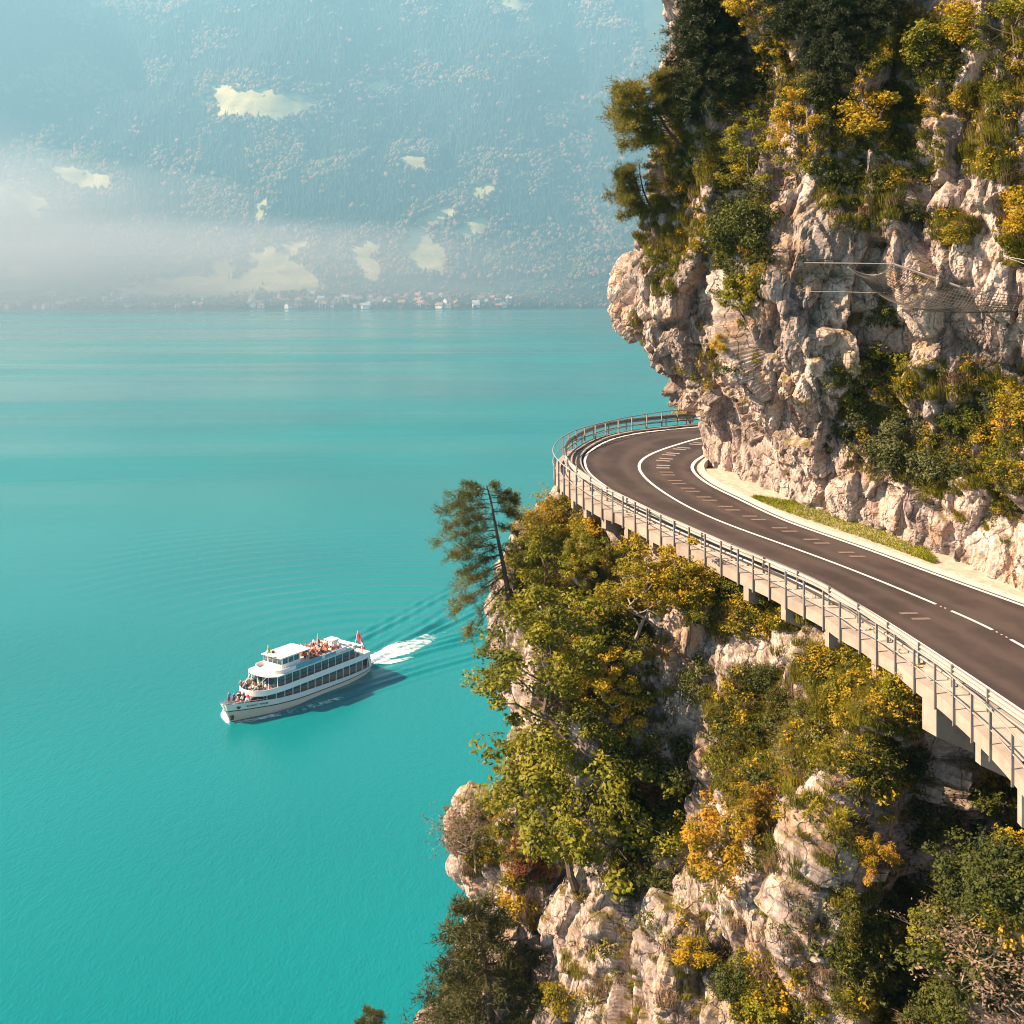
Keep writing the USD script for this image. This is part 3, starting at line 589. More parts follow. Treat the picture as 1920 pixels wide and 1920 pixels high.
def rockify(G, seed, fade, big=1.0):
    n = grid_normals(G); c = np.array([0, 0, CZ]) - G
    if (n * c).sum(2).mean() < 0: n = -n
    p = G.reshape(-1, 3)
    d = 2.2 * big * (meshkit.fbm(p / [5.5, 5.5, 9.0], 4, seed) - .5)
    d += cell_relief(p, 3.6, 1.7 * big, .20, seed + 1, (1, 1, .5), .25)
    d = d.reshape(G.shape[:2]); d = np.where(d > 0, d * fade, d * np.maximum(fade, .25))
    e = cell_relief(p, 1.5, .75, .22, seed + 2, (1, 1, .5), .16)
    rn = meshkit.fbm(p / [.9, .9, 5.0], 3, seed + 14); e -= .8 * np.clip(.44 - rn, 0, 1)                  # vertical runnels
    pk = meshkit.fbm(p / [.75, .75, 1.7], 3, seed + 19); e -= 2.6 * np.clip(pk - .62, 0, .16)               # solution pockets
    d = d + e.reshape(G.shape[:2]) * np.maximum(fade, .55)
    d[1:-1] = (d[:-2] + 4 * d[1:-1] + d[2:]) / 6; d[:, 1:-1] = (d[:, :-2] + 4 * d[:, 1:-1] + d[:, 2:]) / 6
    cr = cell_relief(p, .62, .10, .12, seed + 31, (1, 1, .42), .07) + cell_relief(p, .28, .035, .10, seed + 32, (1, 1, .6), .02)
    rid = 1 - np.abs(2 * meshkit.fbm(p / [.55, .55, .95], 4, seed + 33) - 1) * 2.2; cr += .07 * (np.clip(rid, -.5, 1) - .4)
    d += cr.reshape(G.shape[:2]) * np.maximum(fade, .7)
    return G + n * d[..., None], n
def blend(anch, col, H):
    """anch: sorted [(col, offsets at HS)], col per grid row u, H per grid column."""
    cs_ = np.array([a[0] for a in anch], float)
    tab = np.array([PchipInterpolator(a[1], a[2])(H) for a in anch])
    return PchipInterpolator(cs_, tab, axis=0)(np.clip(col, cs_[0], cs_[-1]))

def dense(c, n):
    q_ = pix(np.c_[c, zz(c)]); d = np.linalg.norm(np.diff(c, axis=0), axis=1); m = (np.arange(len(c)) > np.argmin(q_[:, 0]) - 10) & (q_[:, 0] < 1990)
    sl = np.cumsum(d); w = np.r_[0, np.cumsum(d * np.where(m[1:], 1.0, .22) * (1 + 2.2 * np.exp(-((sl - sl[max(int(np.argmin(q_[:, 0])) - 1, 0)]) / 3.0) ** 2)))]
    return np.c_[[np.interp(np.linspace(0, w[-1], n), w, c[:, k]) for k in (0, 1)]].T
# upper cliff (above the road), from behind the nose round to the near right
HS = [-2, 0, 3, 6, 9, 12, 15, 18, 22, 26, 34]
Bc = dense(B_w, 720); Bz = zz(Bc); sB = clen(Bc)
bq = pix(np.c_[Bc, Bz]); iN = int(np.argmin(bq[:, 0]))
def ucol(px): 
    k = np.arange(len(Bc)) >= iN; return float(np.interp(px, bq[k, 0], sB[k]))
sN = sB[iN]
U = [(sN - 16, HS, [0, 0, .4, 1.5, 3, 4, 4, 3, 2, 1, 0]), (sN - 4, HS, [0, 0, .5, 2.2, 4.3, 4.5, 3.9, 2.7, 1.8, 1.1, .2]),
     (sN + .3, HS, [0, 0, .6, 3.2, 5.2, 5.1, 4.5, 3.6, 2.7, 2.2, 1.2]), (ucol(1372), HS, [0, 0, .7, 2.6, 3.5, 3.5, 3.2, 2.5, 1.6, .8, -.5]),
     (ucol(1410), HS, [-.9, -.9, .5, 1.0, .8, .5, .4, .6, .2, -.6, -2]),
     (ucol(1475), HS, [-.9, -.9, .4, 1.6, 3.0, 3.4, 2.6, 1.0, .0, -1.2, -3.5]), (ucol(1560), HS, [-.9, -.9, .4, 1.0, 2.0, 2.6, 1.9, -.2, -1.2, -2.6, -5.5]),
     (ucol(1640), HS, [-.9, -.9, -.2, -1.2, -1.6, -1.0, -.7, -1.6, -2.8, -4.2, -7]), (ucol(1740), HS, [-.9, -.9, -.5, -1.9, -2.4, -1.2, -1.0, -1.9, -3.0, -4.4, -7]),
     (ucol(1900), HS, [0, 0, -.6, -2.0, -2.8, -2.0, -1.9, -2.6, -3.6, -5.0, -8]), (sB[-1], HS, [0, 0, -.6, -2.0, -2.8, -2.4, -2.2, -2.8, -3.6, -5.0, -8])]
Hh = np.concatenate([np.linspace(-2, 3, 70)[:-1], np.linspace(3, 8.5, 150)[:-1], np.linspace(8.5, 34, 330)])
Ou = blend(U, sB, Hh)
for h_, wd, am in ((9.3, 2.3, 1.1), (14.2, 2.2, -.9)):     # the nose is fullest a little below its grassy top
    Ou = Ou + am * np.exp(-((sB[:, None] - sN) / 4.5) ** 2 - ((Hh[None] - h_) / wd) ** 2)
nB = normals2(Bc)
for _ in range(60): nB[1:-1] = (nB[:-2] + nB[1:-1] * 2 + nB[2:]) / 4
nB /= np.linalg.norm(nB, axis=1, keepdims=True)
G = np.concatenate([Bc[:, None] + nB[:, None] * Ou[..., None], (Bz[:, None] + Hh[None])[..., None]], -1)
fade = np.broadcast_to(np.clip((Hh - -.5) / 4.5, .12, 1)[None], Ou.shape)
G_up, N_up = rockify(G, 41, fade)
obj('cliff', trimesh.Trimesh(G_up.reshape(-1, 3), grid_faces(*G_up.shape[:2]), process=False), ROCK, None, False, kind='structure', label='overhanging limestone cliff above the road')

# lower cliff (below the viaduct)
DS = [-1, 0, 1, 2, 4, 6, 9, 12, 16, 20, 25, 29, 33, 38, 50, 84]
Lc0 = off(R_w, -.9); Lc = dense(Lc0, 860); Lz = zz(Lc); sL = clen(Lc)
lq = pix(np.c_[Lc, Lz]); iM = int(np.argmin(lq[:, 0]))
def lcol(px):
    k = np.arange(len(Lc)) >= iM; return float(np.interp(px, lq[k, 0], sL[k]))
sM = sL[iM]
L_ = [(sM - 22, DS, [-1, -1, -.8, .3, 1.0, 1.5, 2.0, 2.5, 3, 3, 3, 4, 5, 6, 9, 16]),
      (sM - 6, DS, [-1.5, -1.4, -.7, .6, 2.0, 2.8, 3.4, 3.4, 3.4, 4.4, 4.8, 5, 7, 10, 14, 20]),
      (sM + .5, DS, [-1.5, -1.3, -.4, 1.0, 2.7, 3.8, 4.6, 4.5, 4.1, 5.0, 5.1, 5.1, 7.4, 11, 15, 22]),
      (lcol(1110), DS, [-1.2, -1.0, -.2, .8, 2.6, 4.2, 5.4, 5.6, 5.4, 6.0, 6.4, 7.0, 8.5, 12, 15, 22]),
      (lcol(1210), DS, [-1.2, -1.0, -.4, .4, 2.2, 3.8, 5.6, 6.4, 6.8, 7.4, 8.0, 8.8, 10, 12, 15, 22]),
      (lcol(1300), DS, [-1.2, -1.0, -.2, .8, 2.4, 3.4, 4.2, 5.0, 5.8, 7.0, 8.2, 9.0, 10, 12, 15, 22]),
      (lcol(1400), DS, [-1.2, -.9, -.2, .7, 1.8, 2.8, 4.2, 5.4, 6.6, 7.6, 8.6, 9.4, 10, 12, 15, 22]),
      (lcol(1560), DS, [-1.2, -.8, -.1, .8, 2.0, 3.2, 4.8, 6.2, 7.6, 8.8, 10, 11, 12, 13, 16, 24]),
      (lcol(1690), DS, [-1.0, -.5, .3, 1.1, 2.2, 3.2, 4.8, 6.4, 8.0, 9.4, 10.6, 11, 12, 13, 16, 24]),
      (lcol(1738), DS, [-1.2, -.9, -.3, .2, .8, 1.6, 3.2, 5.0, 7.0, 8.6, 10, 11, 12, 13, 16, 24]),
      (lcol(1775), DS, [-3.5, -3.8, -5.4, -6.8, -8.0, -7.6, -5.6, -2.4, 1.4, 4.6, 7.5, 9, 10, 12, 16, 24]),
      (lcol(1825), DS, [-3.0, -3.2, -5.0, -6.2, -7.0, -6.4, -4.0, -.6, 2.8, 6.0, 9, 10, 11, 13, 16, 24]),
      (lcol(1890), DS, [-1.5, -1.6, -1.7, -1.6, -.8, .4, 2.2, 4.2, 6.2, 8.0, 10, 11, 12, 14, 17, 24]),
      (sL[-1], DS, [-1.2, -1.2, -1.0, -.8, .4, 1.4, 3, 4.6, 6.4, 8.2, 10, 11, 12, 14, 17, 24])]
Dd = np.r_[np.linspace(.62, 31, 500), np.linspace(31.4, 84, 60)]
Ol = blend(L_, sL, Dd)
for px_, d_, wc, wd, am in ((1275, 9.5, 1.6, 3.2, 2.6), (1500, 14, 2.0, 2.5, 1.2), (1560, 21, 2.5, 3.5, 1.6), (1180, 25, 3.0, 5.0, 1.4), (1215, 16, 1.2, 4.5, -2.2), (1375, 11, 1.0, 3.0, -1.2), (1728, 7, .9, 6.0, 1.6), (1095, 18.8, 3.2, 2.2, 2.4), (1095, 12.2, 2.8, 3.2, -2.0), (1046, 14.0, 4.0, 3.6, -1.2), (1057, 18.0, 2.6, 2.2, -2.6)):
    Ol = Ol + am * np.exp(-((sL[:, None] - lcol(px_)) / wc) ** 2 - ((Dd[None] - d_) / wd) ** 2)
nL = normals2(Lc)
for _ in range(140): nL[1:-1] = (nL[:-2] + nL[1:-1] * 2 + nL[2:]) / 4
nL /= np.linalg.norm(nL, axis=1, keepdims=True)
G = np.concatenate([Lc[:, None] + nL[:, None] * Ol[..., None], (Lz[:, None] - Dd[None])[..., None]], -1)
fade = np.broadcast_to(np.clip((Dd + .2) / 4.0, .10, 1)[None], Ol.shape)
G_lo, N_lo = rockify(G, 77, fade)
obj('cliff', trimesh.Trimesh(G_lo.reshape(-1, 3), grid_faces(*G_lo.shape[:2]), process=False), ROCK, None, False, kind='structure', label='limestone cliff falling to the lake below the viaduct')

# ------------------------------------------------------------------ where plants can stand: what each photo ray meets first
CV = np.vstack([G_up.reshape(-1, 3), G_lo.reshape(-1, 3)])
cn = np.vstack([grid_normals(G_up).reshape(-1, 3), grid_normals(G_lo).reshape(-1, 3)])
cn *= np.sign(((np.array([0, 0, CZ]) - CV) * cn).sum(1))[:, None]
cq = pix(CV); BIN = 7.0
bx = np.floor((cq[:, 0] + 300) / BIN).astype(int); by = np.floor((cq[:, 1] + 600) / BIN).astype(int)
zb = np.full((420, 460), 1e9); okb = (bx >= 0) & (bx < 420) & (by >= 0) & (by < 460)
np.minimum.at(zb, (bx[okb], by[okb]), CV[okb, 1])
front = okb.copy(); front[okb] = CV[okb, 1] < zb[bx[okb], by[okb]] + .9
FV, FN, FQ = CV[front], cn[front], cq[front]
ftree = cKDTree(FQ)
def pick(px, py):
    i = ftree.query([px, py], k=14)[1]; i = i[np.argmin(FV[i, 1])]; return FV[i], FN[i]

# ------------------------------------------------------------------ plants
def leaf_cloud(C, R, n, size, rg, up=.5, aspect=.62, flat=.75):
    """n leaf sprays around each centre: folded kites, mostly facing outwards and up."""
    C = np.asarray(C, float); R = np.broadcast_to(R, len(C))
    idx = np.repeat(np.arange(len(C)), n); m = len(idx)
    d = rg.normal(size=(m, 3)); d /= np.linalg.norm(d, axis=1, keepdims=True)
    rad = R[idx] * rg.random(m) ** .45
    pos = C[idx] + d * rad[:, None] * [1, 1, flat]
    nn = d * .7 + rg.normal(size=(m, 3)) * .55 + [0, 0, up]; nn /= np.linalg.norm(nn, axis=1, keepdims=True)
    t = np.cross(nn, rg.normal(size=(m, 3))); t /= np.linalg.norm(t, axis=1, keepdims=True) + 1e-9; b = np.cross(nn, t)
    s = size * (.6 + .8 * rg.random(m))[:, None]
    v = np.stack([pos - t * s * .5, pos + b * s * aspect * .5 - nn * s * .12, pos + t * s * .5, pos - b * s * aspect * .5 - nn * s * .12], 1).reshape(-1, 3)
    k = np.arange(m)[:, None] * 4
    f = np.vstack([k + [0, 1, 2], k + [0, 2, 3]])
    return trimesh.Trimesh(v, f, process=False)
def grow(rg, base, tip, r0, n_limbs, spread, start=.3, droop=0.0, sub_n=3, wobble=.06):
    """trunk with limbs and twigs; returns wood mesh and twig tips."""
    base, tip = np.array(base, float), np.array(tip, float); L = np.linalg.norm(tip - base)
    t = np.linspace(0, 1, 9)[:, None]
    tr = base + (tip - base) * t + rg.normal(size=(9, 3)) * L * wobble * np.sin(t * np.pi)
    wood = [tube(tr, np.linspace(r0, r0 * .2, 9), 7)]; tips = [tr[-1]]
    for k in range(n_limbs):
        u = start + (1 - start) * (k + rg.random() * .8) / n_limbs; i = min(int(u * 8), 7)
        p0 = tr[i] + (tr[i + 1] - tr[i]) * (u * 8 - i)
        a = k * 2.4 + rg.normal() * .5; ln = spread * (1.15 - .65 * u) * (.75 + .5 * rg.random())
        dr = np.array([math.cos(a), math.sin(a), .55 - .2 * rg.random() - droop])
        s = np.linspace(0, 1, 5)[:, None]
        lp = p0 + dr * ln * s + np.array([0, 0, .25 * ln]) * s ** 2 * (1 - 2 * droop) + rg.normal(size=(5, 3)) * ln * .06 * s
        rr = r0 * (.5 - .3 * u); wood.append(tube(lp, np.linspace(rr, rr * .25, 5), 5)); tips.append(lp[-1]); tips.append(lp[3])
        for j in range(sub_n):
            v = .4 + .6 * rg.random(); q0 = lp[min(int(v * 4), 3)]
            d2 = dr + rg.normal(size=3) * .8; e = q0 + d2 * ln * .38
            wood.append(tube([q0, (q0 + e) / 2 + rg.normal(size=3) * .04, e], [rr * .35, rr * .25, rr * .1], 4)); tips.append(e)
    return cat(wood), np.array(tips)
def leafy_tree(seed, h=6.0, spread=2.0, n=26, clump=.62, per=110, size=.17, limbs=9, mats=(LEAF_G, BARK), name='tree', sub_n=3, start=.3, squash=1.0):
    rg = np.random.default_rng(seed)
    wood, tips = grow(rg, (0, 0, -1.0), (rg.normal() * .3, rg.normal() * .3, h * .86), h * .022, limbs, spread, start, sub_n=sub_n)
    c = tips[rg.choice(len(tips), min(n, len(tips)), replace=False)] + rg.normal(size=(min(n, len(tips)), 3)) * .15
    return dict(trunk=(wood, mats[1]), crown=(leaf_cloud(c, clump * (.55 + .8 * rg.random(len(c))), per, size, rg, flat=.7 * squash), mats[0]))
def shrub(seed, h=2.2, w=1.5, n=16, per=110, size=.13, mats=(LEAF_G, BARK), clump=.42, hang=0.0):
    rg = np.random.default_rng(seed); c = []; wood = []
    for k in range(n):
        a = rg.random() * 6.283; r = w * math.sqrt(rg.random()) * .8; z = h * (.15 + .75 * rg.random() * (1 - .5 * (r / w) ** 2)) - hang * r
        e = np.array([r * math.cos(a), r * math.sin(a), z]); c.append(e)
        if k % 2 == 0: wood.append(tube([(0, 0, -.3), e * [.4, .4, .6], e], [.045, .03, .012], 4))
    c = np.array(c)
    return dict(stem=(cat(wood), mats[1]), foliage=(leaf_cloud(c, clump * (.6 + .7 * rg.random(n)), per, size, rg), mats[0]))
def needle_tufts(C, D, n, ln, wd, rg):
    """sprays of needles: short blades fanning round each twig end."""
    idx = np.repeat(np.arange(len(C)), n); m = len(idx)
    d = np.asarray(D)[idx] * .8 + rg.normal(size=(m, 3)) * .6 + [0, 0, .25]; d /= np.linalg.norm(d, axis=1, keepdims=True)
    p = np.asarray(C)[idx] + rg.normal(size=(m, 3)) * .10
    s = np.cross(d, rg.normal(size=(m, 3))); s /= np.linalg.norm(s, axis=1, keepdims=True) + 1e-9
    l = ln * (.6 + .7 * rg.random(m))[:, None]
    v = np.stack([p - s * wd, p + s * wd, p + d * l], 1).reshape(-1, 3)
    return trimesh.Trimesh(v, np.arange(m * 3).reshape(-1, 3), process=False)
def pine(seed, trunk, r0, branches, mat=NEEDLE, bark=BARK, tuft=13, ln=.22, wd=.017, dens=1.1):
    """trunk: polyline; branches: (t along trunk, vector, droop)."""
    rg = np.random.default_rng(seed); tr = np.asarray(trunk, float)
    s = np.r_[0, np.cumsum(np.linalg.norm(np.diff(tr, axis=0), axis=1))]; s /= s[-1]
    tt = np.linspace(0, 1, 16); tr2 = CubicSpline(s, tr)(tt)
    wood = [tube(tr2, r0 * (1 - .78 * tt), 8)]; C, D = [], []
    for t, vec, droop in branches:
        p0 = np.array([np.interp(t, tt, tr2[:, k]) for k in range(3)]); vec = np.array(vec, float); L = np.linalg.norm(vec)
        q_ = np.linspace(0, 1, 8)[:, None]
        bp = p0 + vec * q_ - np.array([0, 0, droop * L]) * q_ ** 1.7 + np.cumsum(rg.normal(size=(8, 3)), 0) * L * .025 * np.sqrt(q_)
        rb = r0 * (.30 - .16 * t); wood.append(tube(bp, np.linspace(rb, rb * .25, 8), 5))
        for k in range(int(6 * dens + L * 5 * dens)):
            u = .10 + .90 * rg.random() ** .8; i = min(int(u * 7), 6); b0 = bp[i] + (bp[i + 1] - bp[i]) * (u * 7 - i)
            d = (bp[i + 1] - bp[i]); d /= np.linalg.norm(d) + 1e-9
            sd = np.cross(d, [0, 0, 1]) * rg.choice([-1, 1]) * (.5 + rg.random() * .6) + d * .7 + rg.normal(size=3) * .42 + [0, 0, .10]
            e = b0 + sd * (.22 + .5 * rg.random()) * min(L * .34, .9)
            wood.append(tube([b0, (b0 + e) / 2 + rg.normal(size=3) * .03, e], [rb * .18, rb * .13, .008], 3, False))
            for w_ in (1.0, .72, .45):
                C.append(b0 + (e - b0) * w_); D.append(sd / (np.linalg.norm(sd) + 1e-9))
    return dict(trunk=(cat(wood), bark), crown=(needle_tufts(np.array(C), np.array(D), tuft, ln, wd, rg), mat))
def spruce(seed, h=7.0, r=1.9, mat=SPRUCE, start=.05, layers=22, tuft=20, ln=.2, bare=0.0):
    rg = np.random.default_rng(seed); br = []
    for k in range(layers):
        t = start + (1 - start) * (k + .5) / layers
        for j in range(6):
            a = j * 1.047 + k * .7 + rg.normal() * .2; l = r * (1 - t) ** .8 * (.7 + .5 * rg.random()) + .12
            if rg.random() < bare: continue
            br.append((t, (math.cos(a) * l, math.sin(a) * l, .12 * l), .35))
    return pine(seed, [(0, 0, -.6), (rg.normal() * .05, 0, h * .5), (0, 0, h)], h * .018, br, mat, BARK, tuft, ln, .02, .55)
def twiggy(seed, h=2.5, spread=1.2, leaves=0, mat=LEAF_Y, bark=BARK_L):
    rg = np.random.default_rng(seed); wood, tips = [], []
    for k in range(9):
        w_, t_ = grow(rg, (rg.normal() * .15, rg.normal() * .15, -.3), (rg.normal() * spread * .6, rg.normal() * spread * .6, h * (.6 + .4 * rg.random())), .03, 7, spread * .8, .2, sub_n=4, wobble=.12)
        wood.append(w_); tips.append(t_)
    tips = np.vstack(tips); d = dict(stem=(cat(wood), bark))
    if leaves: d['foliage'] = (leaf_cloud(tips, .2, leaves, .075, rg), mat)
    return d
def grass_blades(rg, n, h, spread, w=.012, droop=.6, base=0.0):
    a = rg.random(n) * 6.283; r = spread * np.sqrt(rg.random(n)) * .5; hh = h * (.5 + .7 * rg.random(n)); ln = hh * droop * (.4 + rg.random(n))
    b = a + rg.normal(size=n) * .7
    p0 = np.c_[r * np.cos(a), r * np.sin(a), np.full(n, base)]; dr = np.c_[np.cos(b), np.sin(b), np.zeros(n)]; s = np.c_[-np.sin(b), np.cos(b), np.zeros(n)]
    p1 = p0 + dr * ln[:, None] * .35 + np.c_[np.zeros((n, 2)), hh * .7]; p2 = p0 + dr * ln[:, None] + np.c_[np.zeros((n, 2)), hh * (1 - .5 * droop * rg.random(n))]
    v = np.stack([p0 - s * w, p0 + s * w, p1 + s * w * .8, p1 - s * w * .8, p2], 1).reshape(-1, 3); k = np.arange(n)[:, None] * 5
    return trimesh.Trimesh(v, np.vstack([k + [0, 1, 2], k + [0, 2, 3], k + [3, 2, 4]]), process=False)

# the prototypes; the first plant of each kind is built, the others refer to it
KINDS = {
    'maple_a': lambda: leafy_tree(101, 6.4, 2.5, 64, .62, 130, .17, 13, (LEAF_G, BARK)),
    'maple_b': lambda: leafy_tree(102, 6.0, 2.2, 54, .55, 120, .16, 12, (LEAF_G, BARK)),
    'yellow_tree': lambda: leafy_tree(103, 5.4, 1.7, 44, .46, 110, .15, 12, (LEAF_Y, BARK_L)),
    'orange_tree': lambda: leafy_tree(104, 5.6, 1.9, 74, .50, 120, .16, 12, (LEAF_O, BARK_L)),
    'green_shrub': lambda: shrub(105, 2.2, 1.3, 22, 130, .13, (LEAF_G, BARK)),
    'yellow_shrub': lambda: shrub(106, 2.0, 1.2, 20, 120, .12, (LEAF_Y, BARK)),
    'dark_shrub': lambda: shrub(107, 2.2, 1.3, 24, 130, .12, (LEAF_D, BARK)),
    'russet_shrub': lambda: shrub(108, 1.9, 1.0, 18, 110, .10, (LEAF_R, BARK)),
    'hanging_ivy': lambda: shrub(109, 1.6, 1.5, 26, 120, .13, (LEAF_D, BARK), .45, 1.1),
    'herb_bush': lambda: shrub(110, 1.3, 1.3, 20, 150, .09, (GREY_G, BARK), .42),
    'dry_bush': lambda: twiggy(111, 1.8, 1.0, 4, DRY),
    'twiggy_yellow': lambda: twiggy(112, 2.8, 1.2, 22, LEAF_Y),
    'spruce': lambda: spruce(113, 7.5, 2.1),
    'young_larch': lambda: spruce(114, 6.0, 1.1, NEEDLE, .12, 16, 9, .16, .35),
    'pine_a': lambda: pine(115, [(0, 0, -.5), (-.3, 0, 2), (-.9, .1, 4), (-1.2, 0, 5.2)], .14,
        [(t, (math.cos(a) * l, math.sin(a) * l * .7, .15 * l), .25) for t, a, l in zip(np.linspace(.3, .98, 22), np.arange(22) * 2.4 + 2.6, np.linspace(2.4, .8, 22))]),
    'pine_b': lambda: pine(116, [(0, 0, -.6), (.1, 0, 3), (-.1, .1, 6), (-.4, 0, 8.5)], .17,
        [(t, (math.cos(a) * l, math.sin(a) * l, .25 * l), .2) for t, a, l in zip(np.linspace(.16, .98, 44), np.arange(44) * 2.4, np.linspace(2.9, .6, 44))], NEEDLE_D),
}
# the tall leaning pine over the lake: crown swept towards the water, long drooping lower boughs
def leaning_pine():
    rg = np.random.default_rng(5)
    tr = [(.0, 0, -.5), (-.25, 0, 1.0), (-.62, 0, 3.0), (-.98, 0, 4.8), (-1.2, 0, 6.0), (-1.45, 0, 6.9)]
    br = [(.97, (-1.2, .2, .35), .1), (.99, (.5, -.2, .2), .1), (.93, (-1.7, -.4, .3), .15), (.90, (1.5, .3, .25), .3), (.86, (-2.0, .5, .1), .1), (.82, (1.6, -.4, .05), .35), (.78, (-2.6, -.3, -.1), .12), (.74, (-1.5, .8, .1), .2),
          (.70, (1.2, .5, -.1), .5), (.66, (-3.2, .3, -.3), .12), (.62, (-2.2, -.8, -.2), .25), (.56, (-2.9, .5, -.7), .25), (.52, (.9, -.6, -.1), .5), (.48, (-2.6, -.4, -.6), .45), (.42, (-2.9, .3, -1.3), .35),
          (.36, (-2.4, -.5, -1.2), .5), (.32, (-2.7, .4, -1.7), .5), (.26, (-2.2, -.3, -1.9), .55), (.2, (-1.8, .4, -1.6), .7), (.16, (-1.3, -.4, -1.5), .8)]
    br = [(t, np.array(v) * [1.02, 1.4, .9], d * .8) for t, v, d in br] + [(t, (-1.6 - 1.3 * rg.random(), rg.normal() * .9, .3 - 1.5 * (1 - t)), .2) for t in np.linspace(.4, .97, 9)] + [(t, (1.0 + .6 * rg.random(), rg.normal() * .6, .1), .3) for t in (.96, .92, .87, .8)]
    return pine(118, tr, .17, br, NEEDLE, BARK, 13, .19, .016, 1.3)
KINDS['leaning_pine'] = leaning_pine
def jutting_pine():
    rg = np.random.default_rng(9); br = []
    for k in range(20):
        t = .35 + .62 * k / 19; br.append((t, (-1.5 - 1.5 * rg.random() * (1.15 - t), rg.normal() * .8, .12 + .2 * rg.random()), .12))
        if k % 3 == 0: br.append((t, (.9 + .5 * rg.random(), rg.normal() * .7, .3), .2))
    return pine(119, [(.5, 0, -.7), (-.1, 0, .5), (-1.1, 0, 1.6), (-1.8, 0, 3.0), (-2.0, 0, 4.2)], .13, br, NEEDLE, BARK, 14, .20, .017, 1.4)
KINDS['jutting_pine'] = jutting_pine
HEIGHT = {'maple_a': 6.6, 'maple_b': 6.1, 'yellow_tree': 5.4, 'orange_tree': 5.6, 'green_shrub': 2.4, 'yellow_shrub': 2.2, 'dark_shrub': 2.4, 'russet_shrub': 2.1, 'hanging_ivy': 3.0, 'herb_bush': 1.6,
          'dry_bush': 1.8, 'twiggy_yellow': 2.8, 'spruce': 7.5, 'young_larch': 6.0, 'pine_a': 5.5, 'pine_b': 8.5, 'leaning_pine': 7.0, 'jutting_pine': 4.4}
NAMES = {'maple_a': 'maple_tree', 'maple_b': 'broadleaf_tree', 'yellow_tree': 'yellow_tree', 'orange_tree': 'orange_tree', 'green_shrub': 'green_shrub', 'yellow_shrub': 'yellow_shrub', 'dark_shrub': 'dark_shrub', 'russet_shrub': 'russet_shrub',
         'hanging_ivy': 'hanging_ivy', 'herb_bush': 'herb_bush', 'dry_bush': 'dry_bush', 'twiggy_yellow': 'thin_yellow_shrub', 'spruce': 'spruce_tree', 'young_larch': 'larch_tree', 'pine_a': 'pine_tree', 'pine_b': 'tall_pine_tree', 'leaning_pine': 'leaning_pine_tree', 'jutting_pine': 'pine_tree'}
CATS = {'maple_a': 'tree', 'maple_b': 'tree', 'yellow_tree': 'tree', 'orange_tree': 'tree', 'spruce': 'tree', 'young_larch': 'tree', 'pine_a': 'tree', 'pine_b': 'tree', 'leaning_pine': 'tree', 'jutting_pine': 'tree', 'hanging_ivy': 'ivy', 'herb_bush': 'bush', 'dry_bush': 'bush'}
made = {}
def plant(kind, px, py, hpx, label, rz=None, wide=1.0, tilt=(0, 0), depth=None, group=None, sink=.15):
    """kind standing where the ray through (px, py) meets the cliff; hpx is its height in photo pixels."""
    if depth is None:
        p_, n_ = pick(px, py); p_ = p_ - n_ * sink
    else: p_ = P(px, py, depth)
    s = hpx / F * p_[1] / HEIGHT[kind]
    rz_ = rng.uniform(0, 6.28) if rz is None else rz
    if depth is None and tilt == (0, 0):      # plants on a wall that leans out over them grow outwards
        h = hpx / F * p_[1]; dm = min(pick(px, py - hpx * f_)[0][1] for f_ in (.3, .5, .7))
        if dm < p_[1] - .15: tilt = (min(.55, math.atan2(p_[1] - dm + .35, h * .6)), 0)
    M = TRS(p_, rz_, (s * wide, s * wide, s), tilt); t_ = dict(label=label, cat=CATS.get(kind, 'shrub'), group=group)
    if kind not in made:
        o = made[kind] = xf(NAMES[kind], None, M, **t_)
        for n_, (m_, mt_) in KINDS[kind]().items(): obj(n_, m_, mt_, o)
        return o
    return copy(made[kind], M, NAMES[kind], **t_)

